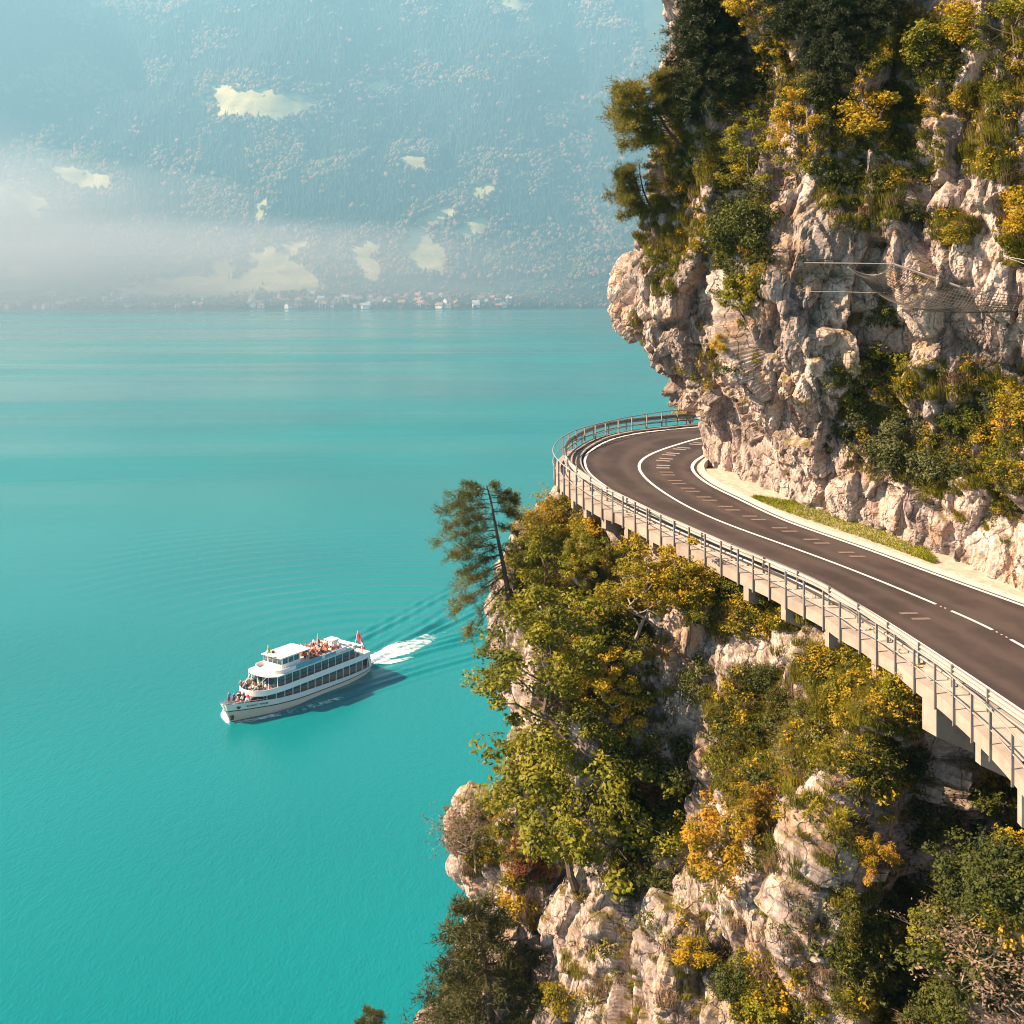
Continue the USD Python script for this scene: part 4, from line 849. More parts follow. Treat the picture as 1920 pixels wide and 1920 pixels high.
for row in (
    # below the viaduct
    ('leaning_pine', 955, 1138, 235, 'tall leaning pine on the cliff edge, its crown hanging over the turquoise lake', 0.0),
    ('maple_b', 1030, 1150, 165, 'dense green yellow tree right beside the leaning pine trunk'),
    ('yellow_tree', 1190, 1200, 200, 'orange topped yellow tree just under the viaduct, left of the big grey rock', None, 1.15),
    ('maple_a', 1060, 1395, 290, 'large green yellow maple at the cliff edge below the leaning pine', None, 1.15),
    ('yellow_tree', 1145, 1390, 185, 'slim bright yellow tree right of the large maple, left of the grey rock'),
    ('maple_a', 1075, 1650, 325, 'large leafy maple covering the lower cliff edge above the red shrubs', None, 1.3),
    ('maple_b', 1120, 1540, 200, 'broad green tree between the two big maples, beside the shaded gully', 1.0, 1.2),
    ('maple_b', 1000, 1490, 140, 'smaller leafy tree on the lake side between the two big maples', 2.5, 1.0),
    ('maple_b', 985, 1540, 150, 'rounded green yellow tree leaning over the cliff edge above the brown spur'),
    ('orange_tree', 1345, 1725, 215, 'orange and yellow tree on the pale rock face low on the cliff', None, 1.15),
    ('orange_tree', 1405, 1555, 100, 'small orange bush tree above and right of the big orange tree'),
    ('russet_shrub', 975, 1640, 85, 'red leaved shrub in the notch above the small yellow bush, left one', None, .9),
    ('russet_shrub', 1010, 1630, 85, 'red leaved shrub in the notch beside the pale rock, right one', None, .8),
    ('yellow_shrub', 955, 1725, 95, 'bright yellow bush on the ledge under the red shrubs'),
    ('pine_b', 920, 2030, 370, 'big dark pine at the bottom of the cliff, in front of the water', None, 1.4),
    ('pine_b', 868, 2000, 210, 'smaller dark pine at the foot of the spur, leftmost in the lower cluster', None, 1.2),
    ('dry_bush', 885, 1600, 85, 'brownish dry bush on the outermost spur of the lower cliff', None, 1.1),
    ('green_shrub', 900, 1600, 55, 'small green shrub growing on the outermost spur'),
    ('green_shrub', 925, 1275, 80, 'green shrub clinging to the lake side of the cliff edge', None, 1.0),
    ('twiggy_yellow', 1018, 1030, 105, 'thin twiggy yellow shrub at the bend, left of the viaduct', None, 1.2),
    ('green_shrub', 1065, 965, 55, 'green shrub right under the outermost viaduct bend'),
    ('maple_b', 1085, 1110, 110, 'small bushy green tree on the slope between the leaning pine and the viaduct'),
    ('green_shrub', 1375, 1120, 62, 'green shrub touching the railing left of the dark gap under the viaduct', None, 1.3),
    ('yellow_shrub', 1440, 1130, 60, 'yellow shrub against the edge beam, right of the green shrub at the railing'),
    ('green_shrub', 1270, 1110, 60, 'low green shrub on top of the big grey rock', None, 1.4),
    ('hanging_ivy', 1315, 1275, 120, 'dark ivy hanging down the shaded side of the big grey rock', None, .9),
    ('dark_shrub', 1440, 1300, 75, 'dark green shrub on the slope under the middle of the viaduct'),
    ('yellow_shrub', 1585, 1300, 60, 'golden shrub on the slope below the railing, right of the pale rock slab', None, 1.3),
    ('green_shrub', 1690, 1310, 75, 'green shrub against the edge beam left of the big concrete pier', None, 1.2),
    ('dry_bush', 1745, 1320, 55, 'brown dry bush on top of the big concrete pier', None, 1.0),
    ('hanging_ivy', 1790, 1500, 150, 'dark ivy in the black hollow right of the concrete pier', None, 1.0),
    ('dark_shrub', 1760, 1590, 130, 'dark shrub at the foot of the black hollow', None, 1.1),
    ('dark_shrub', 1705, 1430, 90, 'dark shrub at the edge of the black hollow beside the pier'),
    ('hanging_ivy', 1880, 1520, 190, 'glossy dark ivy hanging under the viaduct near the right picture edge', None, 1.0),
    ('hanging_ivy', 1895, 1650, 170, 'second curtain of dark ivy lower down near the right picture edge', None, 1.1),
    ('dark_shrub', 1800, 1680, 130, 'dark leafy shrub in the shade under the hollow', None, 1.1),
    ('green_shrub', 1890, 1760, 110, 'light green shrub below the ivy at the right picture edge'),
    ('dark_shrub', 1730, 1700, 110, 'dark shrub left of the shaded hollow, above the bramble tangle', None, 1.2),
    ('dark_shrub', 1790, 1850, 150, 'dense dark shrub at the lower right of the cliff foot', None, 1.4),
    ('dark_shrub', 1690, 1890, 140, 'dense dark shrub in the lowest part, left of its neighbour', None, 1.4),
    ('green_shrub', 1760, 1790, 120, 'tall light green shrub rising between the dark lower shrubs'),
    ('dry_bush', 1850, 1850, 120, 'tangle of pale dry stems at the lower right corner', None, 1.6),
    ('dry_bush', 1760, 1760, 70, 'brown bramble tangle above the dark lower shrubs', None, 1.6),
    ('dry_bush', 1905, 1900, 130, 'dry twig tangle in the bottom right corner of the picture', None, 1.4),
    ('young_larch', 1612, 1935, 250, 'thin half bare larch in front of the pale slabs near the bottom', None, 1.0),
    ('green_shrub', 1665, 1500, 60, 'green shrub on the slabs left of the black hollow', None, 1.2),
    ('orange_tree', 1640, 1660, 95, 'orange bush on the pale slab, right of the big orange tree'),
    ('green_shrub', 1440, 1905, 75, 'yellow green shrub at the bottom edge on the pale rock', None, 1.3),
    ('dark_shrub', 1370, 1870, 95, 'dark shrub in the crack near the bottom of the pale face'),
    ('yellow_shrub', 1300, 1810, 45, 'narrow yellow bush lying along a ledge on the pale rock', None, 1.9),
    ('yellow_shrub', 1030, 1900, 80, 'yellow sprig on the white lower rock face'),
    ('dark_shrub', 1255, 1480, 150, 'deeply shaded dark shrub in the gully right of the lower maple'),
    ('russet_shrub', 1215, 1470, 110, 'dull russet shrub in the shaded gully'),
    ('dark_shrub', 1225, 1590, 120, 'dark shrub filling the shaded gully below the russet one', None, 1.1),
    # above the road
    ('jutting_pine', 1290, 305, 165, 'pine with layered boughs leaning out from the overhang towards the lake', 0.0, 1.0),
    ('jutting_pine', 1232, 425, 130, 'smaller pine at the tip of the overhang, lowest of the leaning pines', 0.25, .8),
    ('jutting_pine', 1300, 220, 105, 'crooked young pine above the layered pine', 0.2, .9),
    ('dry_bush', 1275, 165, 90, 'bare pale twigs sticking out over the lake at the top', None, 1.1),
    ('spruce', 1308, 200, 290, 'dark spruce at the top left end of the cliff', None, 1.05),
    ('spruce', 1350, 150, 240, 'second dark spruce, directly right of the one at the cliff end', None, 1.0),
    ('spruce', 1560, 150, 250, 'dark spruce at the top in the middle of the cliff', None, .9),
    ('spruce', 1480, 60, 220, 'dark spruce cut by the top picture edge, over the shaded gully', None, 1.1),
    ('spruce', 1630, 40, 200, 'dark spruce cut by the top picture edge, right of the middle one', None, 1.1),
    ('yellow_tree', 1405, 140, 190, 'yellow green tree between the dark spruces at the top'),
    ('yellow_tree', 1490, 310, 150, 'orange yellow tree at the head of the leafy gully', None, 1.0),
    ('maple_b', 1410, 370, 145, 'green yellow maple below the orange yellow tree, in the leafy gully', None, 1.2),
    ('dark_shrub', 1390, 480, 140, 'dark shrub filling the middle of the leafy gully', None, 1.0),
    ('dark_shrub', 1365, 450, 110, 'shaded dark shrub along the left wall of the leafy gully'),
    ('green_shrub', 1395, 590, 110, 'light leafy shrub low in the gully above the overhang', None, .9),
    ('yellow_shrub', 1380, 620, 80, 'yellowish shrub at the foot of the leafy gully'),
    ('yellow_shrub', 1650, 255, 110, 'golden shrub on the sloping rib in the upper middle', None, 1.2),
    ('green_shrub', 1730, 140, 130, 'green yellow shrub near the top, right of the middle spruce', None, 1.2),
    ('maple_b', 1890, 130, 170, 'bright yellow green tree in the top right corner', None, 1.2),
    ('yellow_shrub', 1800, 90, 110, 'yellow shrub left of the tree in the top right corner', None, 1.2),
    ('dark_shrub', 1720, 420, 75, 'dark evergreen shrub in a cleft of the grey wall'),
    ('yellow_shrub', 1908, 440, 110, 'brownish yellow bush at the right picture edge above the net cable', None, .9),
    ('dark_shrub', 1655, 625, 105, 'leafy ivy bush in the recess under the rockfall net', None, .7),
    ('green_shrub', 1655, 725, 110, 'round green bush on the ledge below the rockfall net', None, 1.15),
    ('green_shrub', 1590, 760, 75, 'green bush at the left end of the ledge below the net', None, 1.1),
    ('dark_shrub', 1572, 835, 65, 'dark bush hanging in the crack under the left end of the ledge', None, .8),
    ('herb_bush', 1645, 800, 70, 'grey green bush under the round bush on the ledge', None, 1.3),
    ('herb_bush', 1690, 880, 90, 'broad grey green bush on the rock above the grass verge', None, 1.2),
    ('herb_bush', 1760, 890, 80, 'grey green bush right of the broad one', None, 1.3),
    ('green_shrub', 1850, 810, 85, 'bushy green shrub on the steep slope at the right', None, 1.1),
    ('green_shrub', 1865, 915, 95, 'lowest bushy shrub on the steep slope at the right', None, 1.0),
    ('yellow_shrub', 1905, 790, 90, 'yellow shrub at the right picture edge above the bushy slope'),
    ('green_shrub', 1790, 800, 60, 'small green shrub high on the grassy slope at the right', None, 1.2),
    ('yellow_shrub', 1340, 660, 40, 'tiny yellow shrub under the overhang'),
    ('yellow_shrub', 1790, 460, 55, 'golden tuft of shrub on the big grey wall', None, 1.3),
):
    plant(*row)
plant('yellow_shrub', 1297, 790, 62, 'yellow green bush at the far railing, beyond the overhang', None, 1.2, depth=91.0)
plant('pine_b', 692, 2075, 190, 'tip of a pine rising from below the picture, alone on the left', None, 1.2, depth=52.0)

# grass, herbs and dry stems on ledges and slopes: what nobody could count
rg = np.random.default_rng(33)
gproto = [('grass_tuft', grass_blades(rg, 70, .42, .5), GRASS), ('grass_tuft', grass_blades(rg, 60, .34, .45, .014, 1.0), GRASS), ('herb_tuft', leaf_cloud(rg.normal(size=(7, 3)) * [.18, .18, .1] + [0, 0, .18], .16, 20, .085, rg), LEAF_G),
          ('herb_tuft', leaf_cloud(rg.normal(size=(7, 3)) * [.2, .2, .08] + [0, 0, .14], .15, 20, .075, rg), GREY_G), ('dry_tuft', grass_blades(rg, 50, .4, .45, .011, .8), DRY), ('leaf_tuft', leaf_cloud(rg.normal(size=(8, 3)) * [.25, .25, .15] + [0, 0, .25], .2, 20, .10, rg), LEAF_Y),
          ('dark_tuft', leaf_cloud(rg.normal(size=(9, 3)) * [.28, .28, .15] + [0, 0, .2], .2, 22, .10, rg), LEAF_D)]
gp = UsdGeom.PointInstancer.Define(stage, path('grass'))
gpp = [obj(n_, m_, mt_, gp.GetPrim()) for n_, m_, mt_ in gproto]
#            px, py, rx, ry, count, mix over the seven tufts
PATCH = [(1560, 1350, 180, 100, 1150, (6, 6, 2, 2, 2, .5, .3)), (1600, 1260, 110, 50, 500, (6, 5, 2, 1, 1, 1, 0)), (1400, 1140, 110, 55, 500, (5, 5, 3, 1, 1, 2, 1)), (1330, 1100, 110, 35, 300, (3, 3, 5, 1, 1, 3, 1)),
         (1100, 1120, 130, 110, 900, (2, 2, 6, 1, 1, 2, 3)), (1120, 1250, 110, 110, 600, (2, 2, 5, 1, 2, 2, 3)), (1430, 1340, 100, 80, 380, (5, 5, 2, 2, 3, 1, 1)), (1680, 1300, 70, 70, 450, (6, 5, 2, 1, 2, 1, .5)),
         (1660, 1460, 80, 80, 300, (3, 3, 4, 2, 3, 2, 2)), (1500, 1520, 130, 120, 260, (3, 3, 2, 2, 4, 1, 1)), (1400, 1450, 70, 70, 300, (3, 3, 3, 1, 2, 2, 1)), (1560, 1720, 220, 160, 200, (3, 3, 2, 2, 4, 1, 1)), (1200, 1540, 80, 140, 400, (1, 1, 3, 1, 3, 1, 6)),
         (1000, 1560, 90, 110, 350, (2, 2, 4, 1, 2, 2, 2)), (890, 1590, 40, 50, 200, (3, 3, 2, 1, 4, 1, 1)), (1760, 1800, 170, 130, 1600, (1, 2, 4, 2, 3, 1, 7)), (1880, 1600, 60, 200, 700, (0, 1, 4, 1, 1, 1, 8)), (1480, 1870, 130, 60, 200, (3, 3, 3, 1, 3, 2, 1)), (1230, 1830, 170, 90, 120, (2, 2, 1, 2, 4, 1, 1)),
         (1080, 1000, 60, 60, 350, (2, 2, 4, 1, 3, 3, 1)), (1000, 1080, 50, 80, 300, (2, 2, 5, 1, 2, 1, 3)),
         (1690, 830, 120, 60, 330, (3, 3, 2, 6, 2, 1, 0)), (1845, 810, 85, 85, 400, (4, 3, 4, 3, 2, 2, 1)), (1780, 720, 130, 35, 260, (5, 4, 2, 2, 3, 1, 0)), (1770, 890, 90, 40, 220, (3, 3, 4, 3, 2, 1, 1)), (1620, 740, 90, 50, 350, (3, 2, 4, 2, 2, 1, 1)),
         (1390, 450, 50, 150, 900, (1, 1, 5, 1, 2, 3, 5)), (1300, 400, 70, 90, 450, (5, 5, 2, 1, 4, 1, 0)), (1290, 300, 60, 80, 500, (4, 4, 3, 1, 4, 2, 1)), (1240, 420, 60, 50, 250, (5, 5, 1, 1, 3, 0, 0)), (1240, 490, 35, 70, 120, (5, 5, 1, 1, 3, 0, 0)),
         (1450, 110, 170, 130, 1500, (1, 1, 4, 1, 3, 3, 7)), (1680, 110, 130, 110, 700, (3, 3, 4, 1, 4, 3, 3)), (1840, 130, 110, 110, 650, (5, 4, 4, 1, 4, 3, 1)), (1690, 280, 80, 70, 300, (4, 4, 3, 1, 4, 2, 1)), (1860, 290, 60, 60, 200, (5, 4, 2, 1, 4, 1, 0)), (1560, 260, 60, 110, 400, (2, 2, 4, 1, 3, 3, 3)),
         (1785, 430, 40, 30, 150, (5, 4, 1, 0, 3, 3, 0)), (1620, 370, 70, 70, 200, (3, 3, 2, 1, 4, 2, 2)), (1340, 700, 60, 50, 90, (2, 2, 2, 1, 3, 2, 1)), (1910, 420, 30, 70, 250, (3, 3, 2, 1, 4, 4, 0)), (1890, 900, 40, 60, 250, (4, 3, 4, 2, 2, 2, 1))]
gi, gpos = [], []
for x_, y_, rx, ry, n_, mix in PATCH:
    m = int(n_ * 1.5); a_ = rg.random(m) * 6.283; r_ = np.sqrt(rg.random(m)) * (1 + .12 * rg.normal(size=m))
    px_, py_ = x_ + rx * r_ * np.cos(a_), y_ + ry * r_ * np.sin(a_)
    d_, i_ = ftree.query(np.c_[px_, py_]); pt = FV[i_]; nn = FN[i_]
    nz = meshkit.fbm(pt / 1.6, 3, 17); keep = (d_ < 10) & (rg.random(m) < np.clip((nn[:, 2] + .35) * 1.1 + (nz - .5) * 3.0, .02, 1)) 
    pt, nn = pt[keep], nn[keep]; w_ = np.array(mix, float); w_ /= w_.sum()
    # neighbouring tufts are mostly of one kind
    u_ = np.clip(meshkit.fbm(pt / 1.1, 2, 23) * 1.9 - .45 + rg.normal(size=len(pt)) * .14, 0, .999)
    order = rg.permutation(7); gi.append(order[np.searchsorted(np.cumsum(w_[order]), u_).clip(0, 6)]); gpos.append(pt + nn * .02)
# and thinly on every ledge that faces up
m = 5000; i_ = rg.integers(0, len(FV), m); k_ = (FN[i_, 2] > .55) & (meshkit.fbm(FV[i_] / 2.2, 3, 29) > .46)
gpos.append(FV[i_][k_]); gi.append(rg.choice([0, 1, 4, 2], k_.sum()))
gpos, gi = np.vstack(gpos), np.concatenate(gi)
gp.CreatePrototypesRel().SetTargets([x.GetPath() for x in gpp])
gp.CreatePositionsAttr(Vt.Vec3fArray.FromNumpy(gpos.astype(np.float32))); gp.CreateProtoIndicesAttr(Vt.IntArray.FromNumpy(gi.astype(np.int32)))
an = rg.uniform(0, np.pi, len(gpos)); gp.CreateOrientationsAttr(Vt.QuathArray([Gf.Quath(float(math.cos(a_)), 0, 0, float(math.sin(a_))) for a_ in an]))
gs = rg.uniform(.6, 1.5, len(gpos)); gp.CreateScalesAttr(Vt.Vec3fArray.FromNumpy(np.c_[gs, gs, gs].astype(np.float32)))
tag(gp.GetPrim(), 'golden grass, herbs and low leaves covering ledges and slopes of the cliff', 'grass', None, 'stuff')
# mown verge strip between the kerb and the rock
s_a, s_b = None, None
vq = pix(np.c_[v1, zz(v1)]); kk = np.where((vq[:, 0] > 1405) & (vq[:, 0] < 1745) & (vq[:, 1] > 900))[0]
ka, kb = kk[0], kk[-1]; n_ = 9000
u_ = ka + (kb - ka) * rg.random(n_); w_ = rg.random(n_)
va = np.c_[np.interp(u_, np.arange(len(v1)), v1[:, 0]), np.interp(u_, np.arange(len(v1)), v1[:, 1])]; vbb = np.c_[np.interp(u_, np.arange(len(vb)), vb[:, 0]), np.interp(u_, np.arange(len(vb)), vb[:, 1])]
tt = (u_ - ka) / (kb - ka); wid = np.minimum(np.sin(np.clip(tt, 0, 1) * np.pi) * 1.6 + .12, 1)
lo = .35 * np.clip((tt - .0) * 1.0, 0, .4); pos = va + (vbb - va) * (lo + (1 - lo) * w_ * wid)[:, None]
bl = []
base_blade = grass_blades(rg, n_ , .13, .12, .016, .8); V = base_blade.vertices.reshape(n_, 5, 3).copy(); V[:, :, :2] += pos[:, None]; V[:, :, 2] += (road_z(pos[:, 0], pos[:, 1], .10) + .1 * w_)[:, None]
obj('grass', trimesh.Trimesh(V.reshape(-1, 3), base_blade.faces, process=False), GRASS_V, None, kind='stuff', label='bright green strip of mown grass between the kerb and the rock', cat='grass')
turf_a = v1[ka:kb] + (vb[ka:kb] - v1[ka:kb]) * (.30 * np.clip(np.linspace(0, 1, kb - ka), 0, .4) / .4 + .05)[:, None]
tw = np.minimum(np.sin(np.linspace(0, 1, kb - ka) * np.pi) * 1.6 + .12, 1)[:, None]; turf_b = v1[ka:kb] + (vb[ka:kb] - v1[ka:kb]) * tw
obj('grass', strip(turf_a, turf_b, zz(turf_a, .105), zz(turf_b, .215)), plain('verge_turf', (.26, .22, .025), .95, var=.4, scale=3), None, True, kind='stuff', label='turf under the mown verge grass', cat='grass')

# ------------------------------------------------------------------ the passenger boat
def to_boat(m): return m
BM = np.eye(4); BM[:2, 0] = HEAD; BM[:2, 1] = PORT; BM[:3, 3] = STERN; BM[2, 2] = .90
BW = plain('boat_white', (.62, .60, .57), .45, var=.04, scale=2); BCREAM = plain('boat_cream', (.52, .44, .33), .5, var=.08); BBLACK = plain('boat_black', (.02, .02, .022), .4)
BWALL = plain('cabin_wall', (.13, .10, .08), .6, var=.1); BDECK = plain('deck_floor', (.30, .25, .22), .8); BTEAL = plain('teal_banner', (.06, .26, .34), .6); BLIGHT = plain('pale_roof', (.52, .49, .455), .6, var=.08)
BGLASS = usdkit.material(stage, '/World/Looks/boat_glass', {'g': ('principled_bsdf', {'base_color': (.02, .06, .075), 'roughness': .05, 'specular_ior_level': .8})}, [], surface='g.BSDF')
RED = plain('flag_red', (.55, .015, .02), .7); FWHITE = plain('flag_white', (.75, .72, .70), .7); FYEL = plain('pennant_yellow', (.55, .55, .12), .7)
boat = xf('passenger_boat', None, BM, label='white three-deck passenger boat crossing the turquoise lake', cat='boat')
tX = lambda t: (1 - t) * LEN
T_ = [-.05, 0, .06, .14, .24, .38, .7, .85, .94, 1.0]
Bdeck = PchipInterpolator(T_, [.10, .9, 2.2, 3.4, 4.25, 4.6, 4.6, 4.3, 3.5, 2.3])
Bwl = PchipInterpolator([-.05, 0, .06, .14, .24, .38, .7, .85, .94, 1.0], [.02, .08, .9, 2.1, 3.4, 4.2, 4.2, 3.6, 2.5, 1.0])
Ztop = PchipInterpolator([-.05, 0, .1, .25, .5, .8, 1.0], [4.7, 4.55, 3.95, 3.15, 2.55, 2.1, 2.05])
Zstr = PchipInterpolator([-.05, 0, .1, .25, .5, .8, 1.0], [2.75, 2.55, 2.05, 1.5, 1.05, .9, .95])
tt_ = np.r_[np.linspace(0, .2, 26), np.linspace(.22, 1, 34)]
def hull_pt(t, z, side):
    f = np.clip(z / Ztop(t), -.3, 1); b = Bwl(t) + (Bdeck(t) - Bwl(t)) * np.sign(f) * np.abs(f) ** 1.3
    fl = np.clip(1 - t / .16, 0, 1)
    x = tX(t) + fl * (2.0 * np.clip(z / 4.6, -.4, 1)); 
    return np.stack([x + 0 * z, side * b * np.clip(1 - (1 - np.clip((1.004 - t) / .03, 0, 1)) ** 2 * .6, 0, 1), z], -1)
def hull_band(z0, z1, n=5):
    rows = []
    for k in range(n):
        z = z0(tt_) + (z1(tt_) - z0(tt_)) * k / (n - 1); rows.append(np.vstack([hull_pt(tt_, z, 1)[::-1], hull_pt(tt_, z, -1)]))
    g = np.stack(rows, 1); g = np.concatenate([g, g[:1]], 0)
    return trimesh.Trimesh(g.reshape(-1, 3), grid_faces(*g.shape[:2]), process=False)
hu = obj('hull', hull_band(lambda t: -1.0 + 0 * t, Zstr), BCREAM, boat, 50)
obj('rubbing_strake', hull_band(lambda t: Zstr(t), lambda t: Zstr(t) + .26, 2), BBLACK, hu)
obj('topside', hull_band(lambda t: Zstr(t) + .26, Ztop), BW, hu, 50)
def deck_poly(ts, hb, z, th):
    pl = np.vstack([np.c_[tX(ts), hb], np.c_[tX(ts), -hb][::-1]])
    m = trimesh.creation.extrude_polygon(Polygon(pl).buffer(0), th, engine='earcut'); m.apply_translation([0, 0, z]); return m
def rounded(t0, t1, w, run=.12, n=16):
    ts = np.r_[t0 + run * (1 - np.cos(np.linspace(0, np.pi / 2, n))), np.linspace(t0 + run + .02, t1, 12)]
    hb = w * np.where(ts < t0 + run, np.sqrt(np.clip(1 - ((t0 + run - ts) / run) ** 2, 0, 1)) , 1.0); hb[0] = max(hb[0], .05 * w)
    return ts, hb
def band_wall(ts, hb, z0, z1, th=.10, mat=BW, name='bulwark', parent=None, closed_back=True):
    pl = np.vstack([np.c_[tX(ts), hb][::-1], np.c_[tX(ts), -hb]])
    if closed_back: pl = np.vstack([pl, pl[:1]])
    q_ = Polygon(np.vstack([pl, pl[:1]])); ring = q_.buffer(0).exterior
    sh = ring.buffer(th / 2, join_style=2) if closed_back else __import__('shapely').LineString(pl).buffer(th / 2)
    m = trimesh.creation.extrude_polygon(sh, z1 - z0, engine='earcut'); m.apply_translation([0, 0, z0]); return obj(name, m, mat, parent or boat)
td = np.linspace(.02, .985, 40)
vd = np.vstack([hull_pt(td, Ztop(td) - .95, 1), hull_pt(td, Ztop(td) - .95, -1)]); nd = len(td)
obj('main_deck', trimesh.Trimesh(vd, np.vstack([np.c_[np.arange(nd - 1), np.arange(nd - 1) + nd, np.arange(1, nd)], np.c_[np.arange(1, nd), np.arange(nd - 1) + nd, np.arange(1, nd) + nd]]), process=False), BDECK, boat)
def cabin(t0, t1, w, z0, z1, wz0, wz1, nwin, name):
    L = (t1 - t0) * LEN; c = obj(name, box((tX((t0 + t1) / 2), 0, (z0 + z1) / 2), (L, 2 * w, z1 - z0)), BWALL, boat)
    for s in (-1, 1):
        for k in range(nwin):
            x = tX(t0) - L * (k + .5) / nwin; obj('window', box((x, s * (w + .02), (wz0 + wz1) / 2), (L / nwin * .9, .08, wz1 - wz0)), BGLASS, c)
    for k in range(4):
        y = -w + 2 * w * (k + .5) / 4; obj('front_window', box((tX(t0) + .03, y, (wz0 + wz1) / 2 - .2), (.08, w / 2 * .86, wz1 - wz0 + .9)), BGLASS, c)
        obj('window_post', box((tX(t0) + .05, y - w / 4, (z0 + z1) / 2), (.14, .14, z1 - z0)), BW, c)
    return c
cabin(.185, .86, 3.3, 1.7, 4.72, 3.4, 4.5, 13, 'main_cabin')
ts, hb = rounded(.095, .905, 4.62, .13)
hb = np.minimum(hb, Bdeck(ts) + .25)
obj('upper_deck', deck_poly(ts, hb - .05, 4.70, .14), BDECK, boat)
band_wall(ts, hb, 4.66, 5.95)
cabin(.215, .80, 3.3, 4.84, 8.10, 6.3, 7.6, 12, 'upper_cabin')
ts, hb = rounded(.175, .84, 4.45, .05)
obj('upper_roof', deck_poly(ts, hb, 8.10, .24), BLIGHT, boat)
ts, hb = rounded(.215, .72, 3.9, .05)
band_wall(ts, hb, 8.34, 9.25)
obj('banner', box((tX(.445), 4.0, 8.82), (7.6, .06, .95)), BTEAL, boat); obj('banner', box((tX(.60), 4.0, 8.75), (3.4, .05, .6)), BTEAL, boat)
obj('side_canopy', box((tX(.53), 4.2, 8.4), (4.4, .5, .07)), BLIGHT, boat)
wh = obj('wheelhouse', box((tX(.345), 0, 9.85), (.13 * LEN, 5.4, 3.0)), BW, boat)
for k in range(4): obj('front_window', box((tX(.28) + .03, -2.02 + 1.35 * k, 10.45), (.08, 1.14, 1.15)), BGLASS, wh)
for s in (-1, 1):
    for k in range(3): obj('window', box((tX(.305) - 1.6 * k, s * 2.72, 10.45), (1.3, .08, 1.15)), BGLASS, wh)
obj('wheelhouse_roof', box((tX(.375), 0, 11.42), (.215 * LEN, 6.0, .16)), BLIGHT, boat)
for s in (-1, 1): obj('roof_post', box((tX(.47), s * 2.8, 9.9), (.1, .1, 3.0)), BW, boat)
obj('searchlight', cat([trimesh.creation.cylinder(.35, .5).apply_translation((tX(.31), -1.2, 11.75)), box((tX(.31), -1.2, 11.55), (.3, .3, .2))]), BBLACK, boat)
for k in range(15):
    t = .16 + .73 * k / 14
    for s in (-1, 1):
        y = s * (float(Bdeck(t)) - .06); z0 = float(Ztop(t)) - .1
        obj('deck_post', box((tX(t), y, (z0 + 4.7) / 2), (.11, .11, 4.7 - z0)), BW, boat)
        if t < .84 and t > .19: obj('deck_post', box((tX(t), s * 4.35, 7.0), (.10, .10, 2.3)), BW, boat)
for s in (-1, 1):
    obj('bow_post', tube([(tX(.05), s * 1.7, 3.9), (tX(.09), s * 1.9, 4.8)], .06, 5), BW, boat); obj('roof_post', tube([(tX(.11), s * 1.5, 5.9), (tX(.185), s * 2.4, 8.15)], .05, 5), BW, boat)
    obj('stern_frame', cat([trimesh.convex.convex_hull(np.array([(tX(.885), s * 4.30, 4.7), (tX(.905), s * 4.30, 4.7), (tX(.93), s * 3.75, 2.0), (tX(.91), s * 3.75, 2.0), (tX(.885), s * 4.2, 4.7), (tX(.905), s * 4.2, 4.7), (tX(.93), s * 3.65, 2.0), (tX(.91), s * 3.65, 2.0)]))]), BW, boat)
obj('stem', tube([hull_pt(np.array(0.), np.array(z), 1) * [1, 0, 1] for z in (-.8, 1.2, 3.0, 4.6)], .10, 6), BW, boat)
obj('anchor', box((tX(.005) + .5, .75, 1.1), (.9, .3, .9)), BBLACK, boat)
obj('funnel', cat([box((tX(.71), 0, 9.35), (2.0, 2.2, 2.0)), box((tX(.71), 0, 10.45), (2.4, 2.6, .2))]), BW, boat)
for k, t in enumerate((.755, .79)): obj('roof_box', box((tX(t), 1.2, 8.62), (1.0, 2.4, .55)), BW, boat)
obj('aft_bench', box((tX(.865), 0, 5.3), (.6, 5.5, .8)), BW, boat)
obj('foremast', cat([tube([(tX(.245), 0, 8.3), (tX(.245), 0, 14.4)], [.12, .05], 6), trimesh.creation.icosphere(2, .38).apply_translation((tX(.245), 0, 12.75))]), BW, boat)
obj('mainmast', tube([(tX(.60), 0, 8.4), (tX(.60), 0, 13.0)], [.14, .05], 6), BW, boat)
obj('flagstaff', tube([(tX(.885), 0, 4.9), (tX(.915), 0, 10.2)], [.09, .05], 6), BW, boat)
for t in (.12, .97): obj('bollard', trimesh.creation.cylinder(.16, .5).apply_translation((tX(t), 1.0, float(Ztop(t)) - .7)), BBLACK, boat)
for k in range(6): obj('life_raft', trimesh.creation.capsule(height=.9, radius=.28, count=[8, 8]).apply_transform(trimesh.transformations.rotation_matrix(np.pi / 2, [0, 1, 0])).apply_translation((tX(.70 + .022 * k), (-1) ** k * 3.9, 8.62)), BW, boat)
# top-deck guard rails
for s in (-1, 1):
    obj('guard_rail', tube([(tX(.50), s * 3.9, 9.55), (tX(.72), s * 3.9, 9.55)], .03, 4), BW, boat)
    obj('bow_rail', tube([hull_pt(np.array(t), np.array(float(Ztop(t)) + .32), s) for t in (.0, .04, .08, .12, .16)], .035, 4), BW, boat)
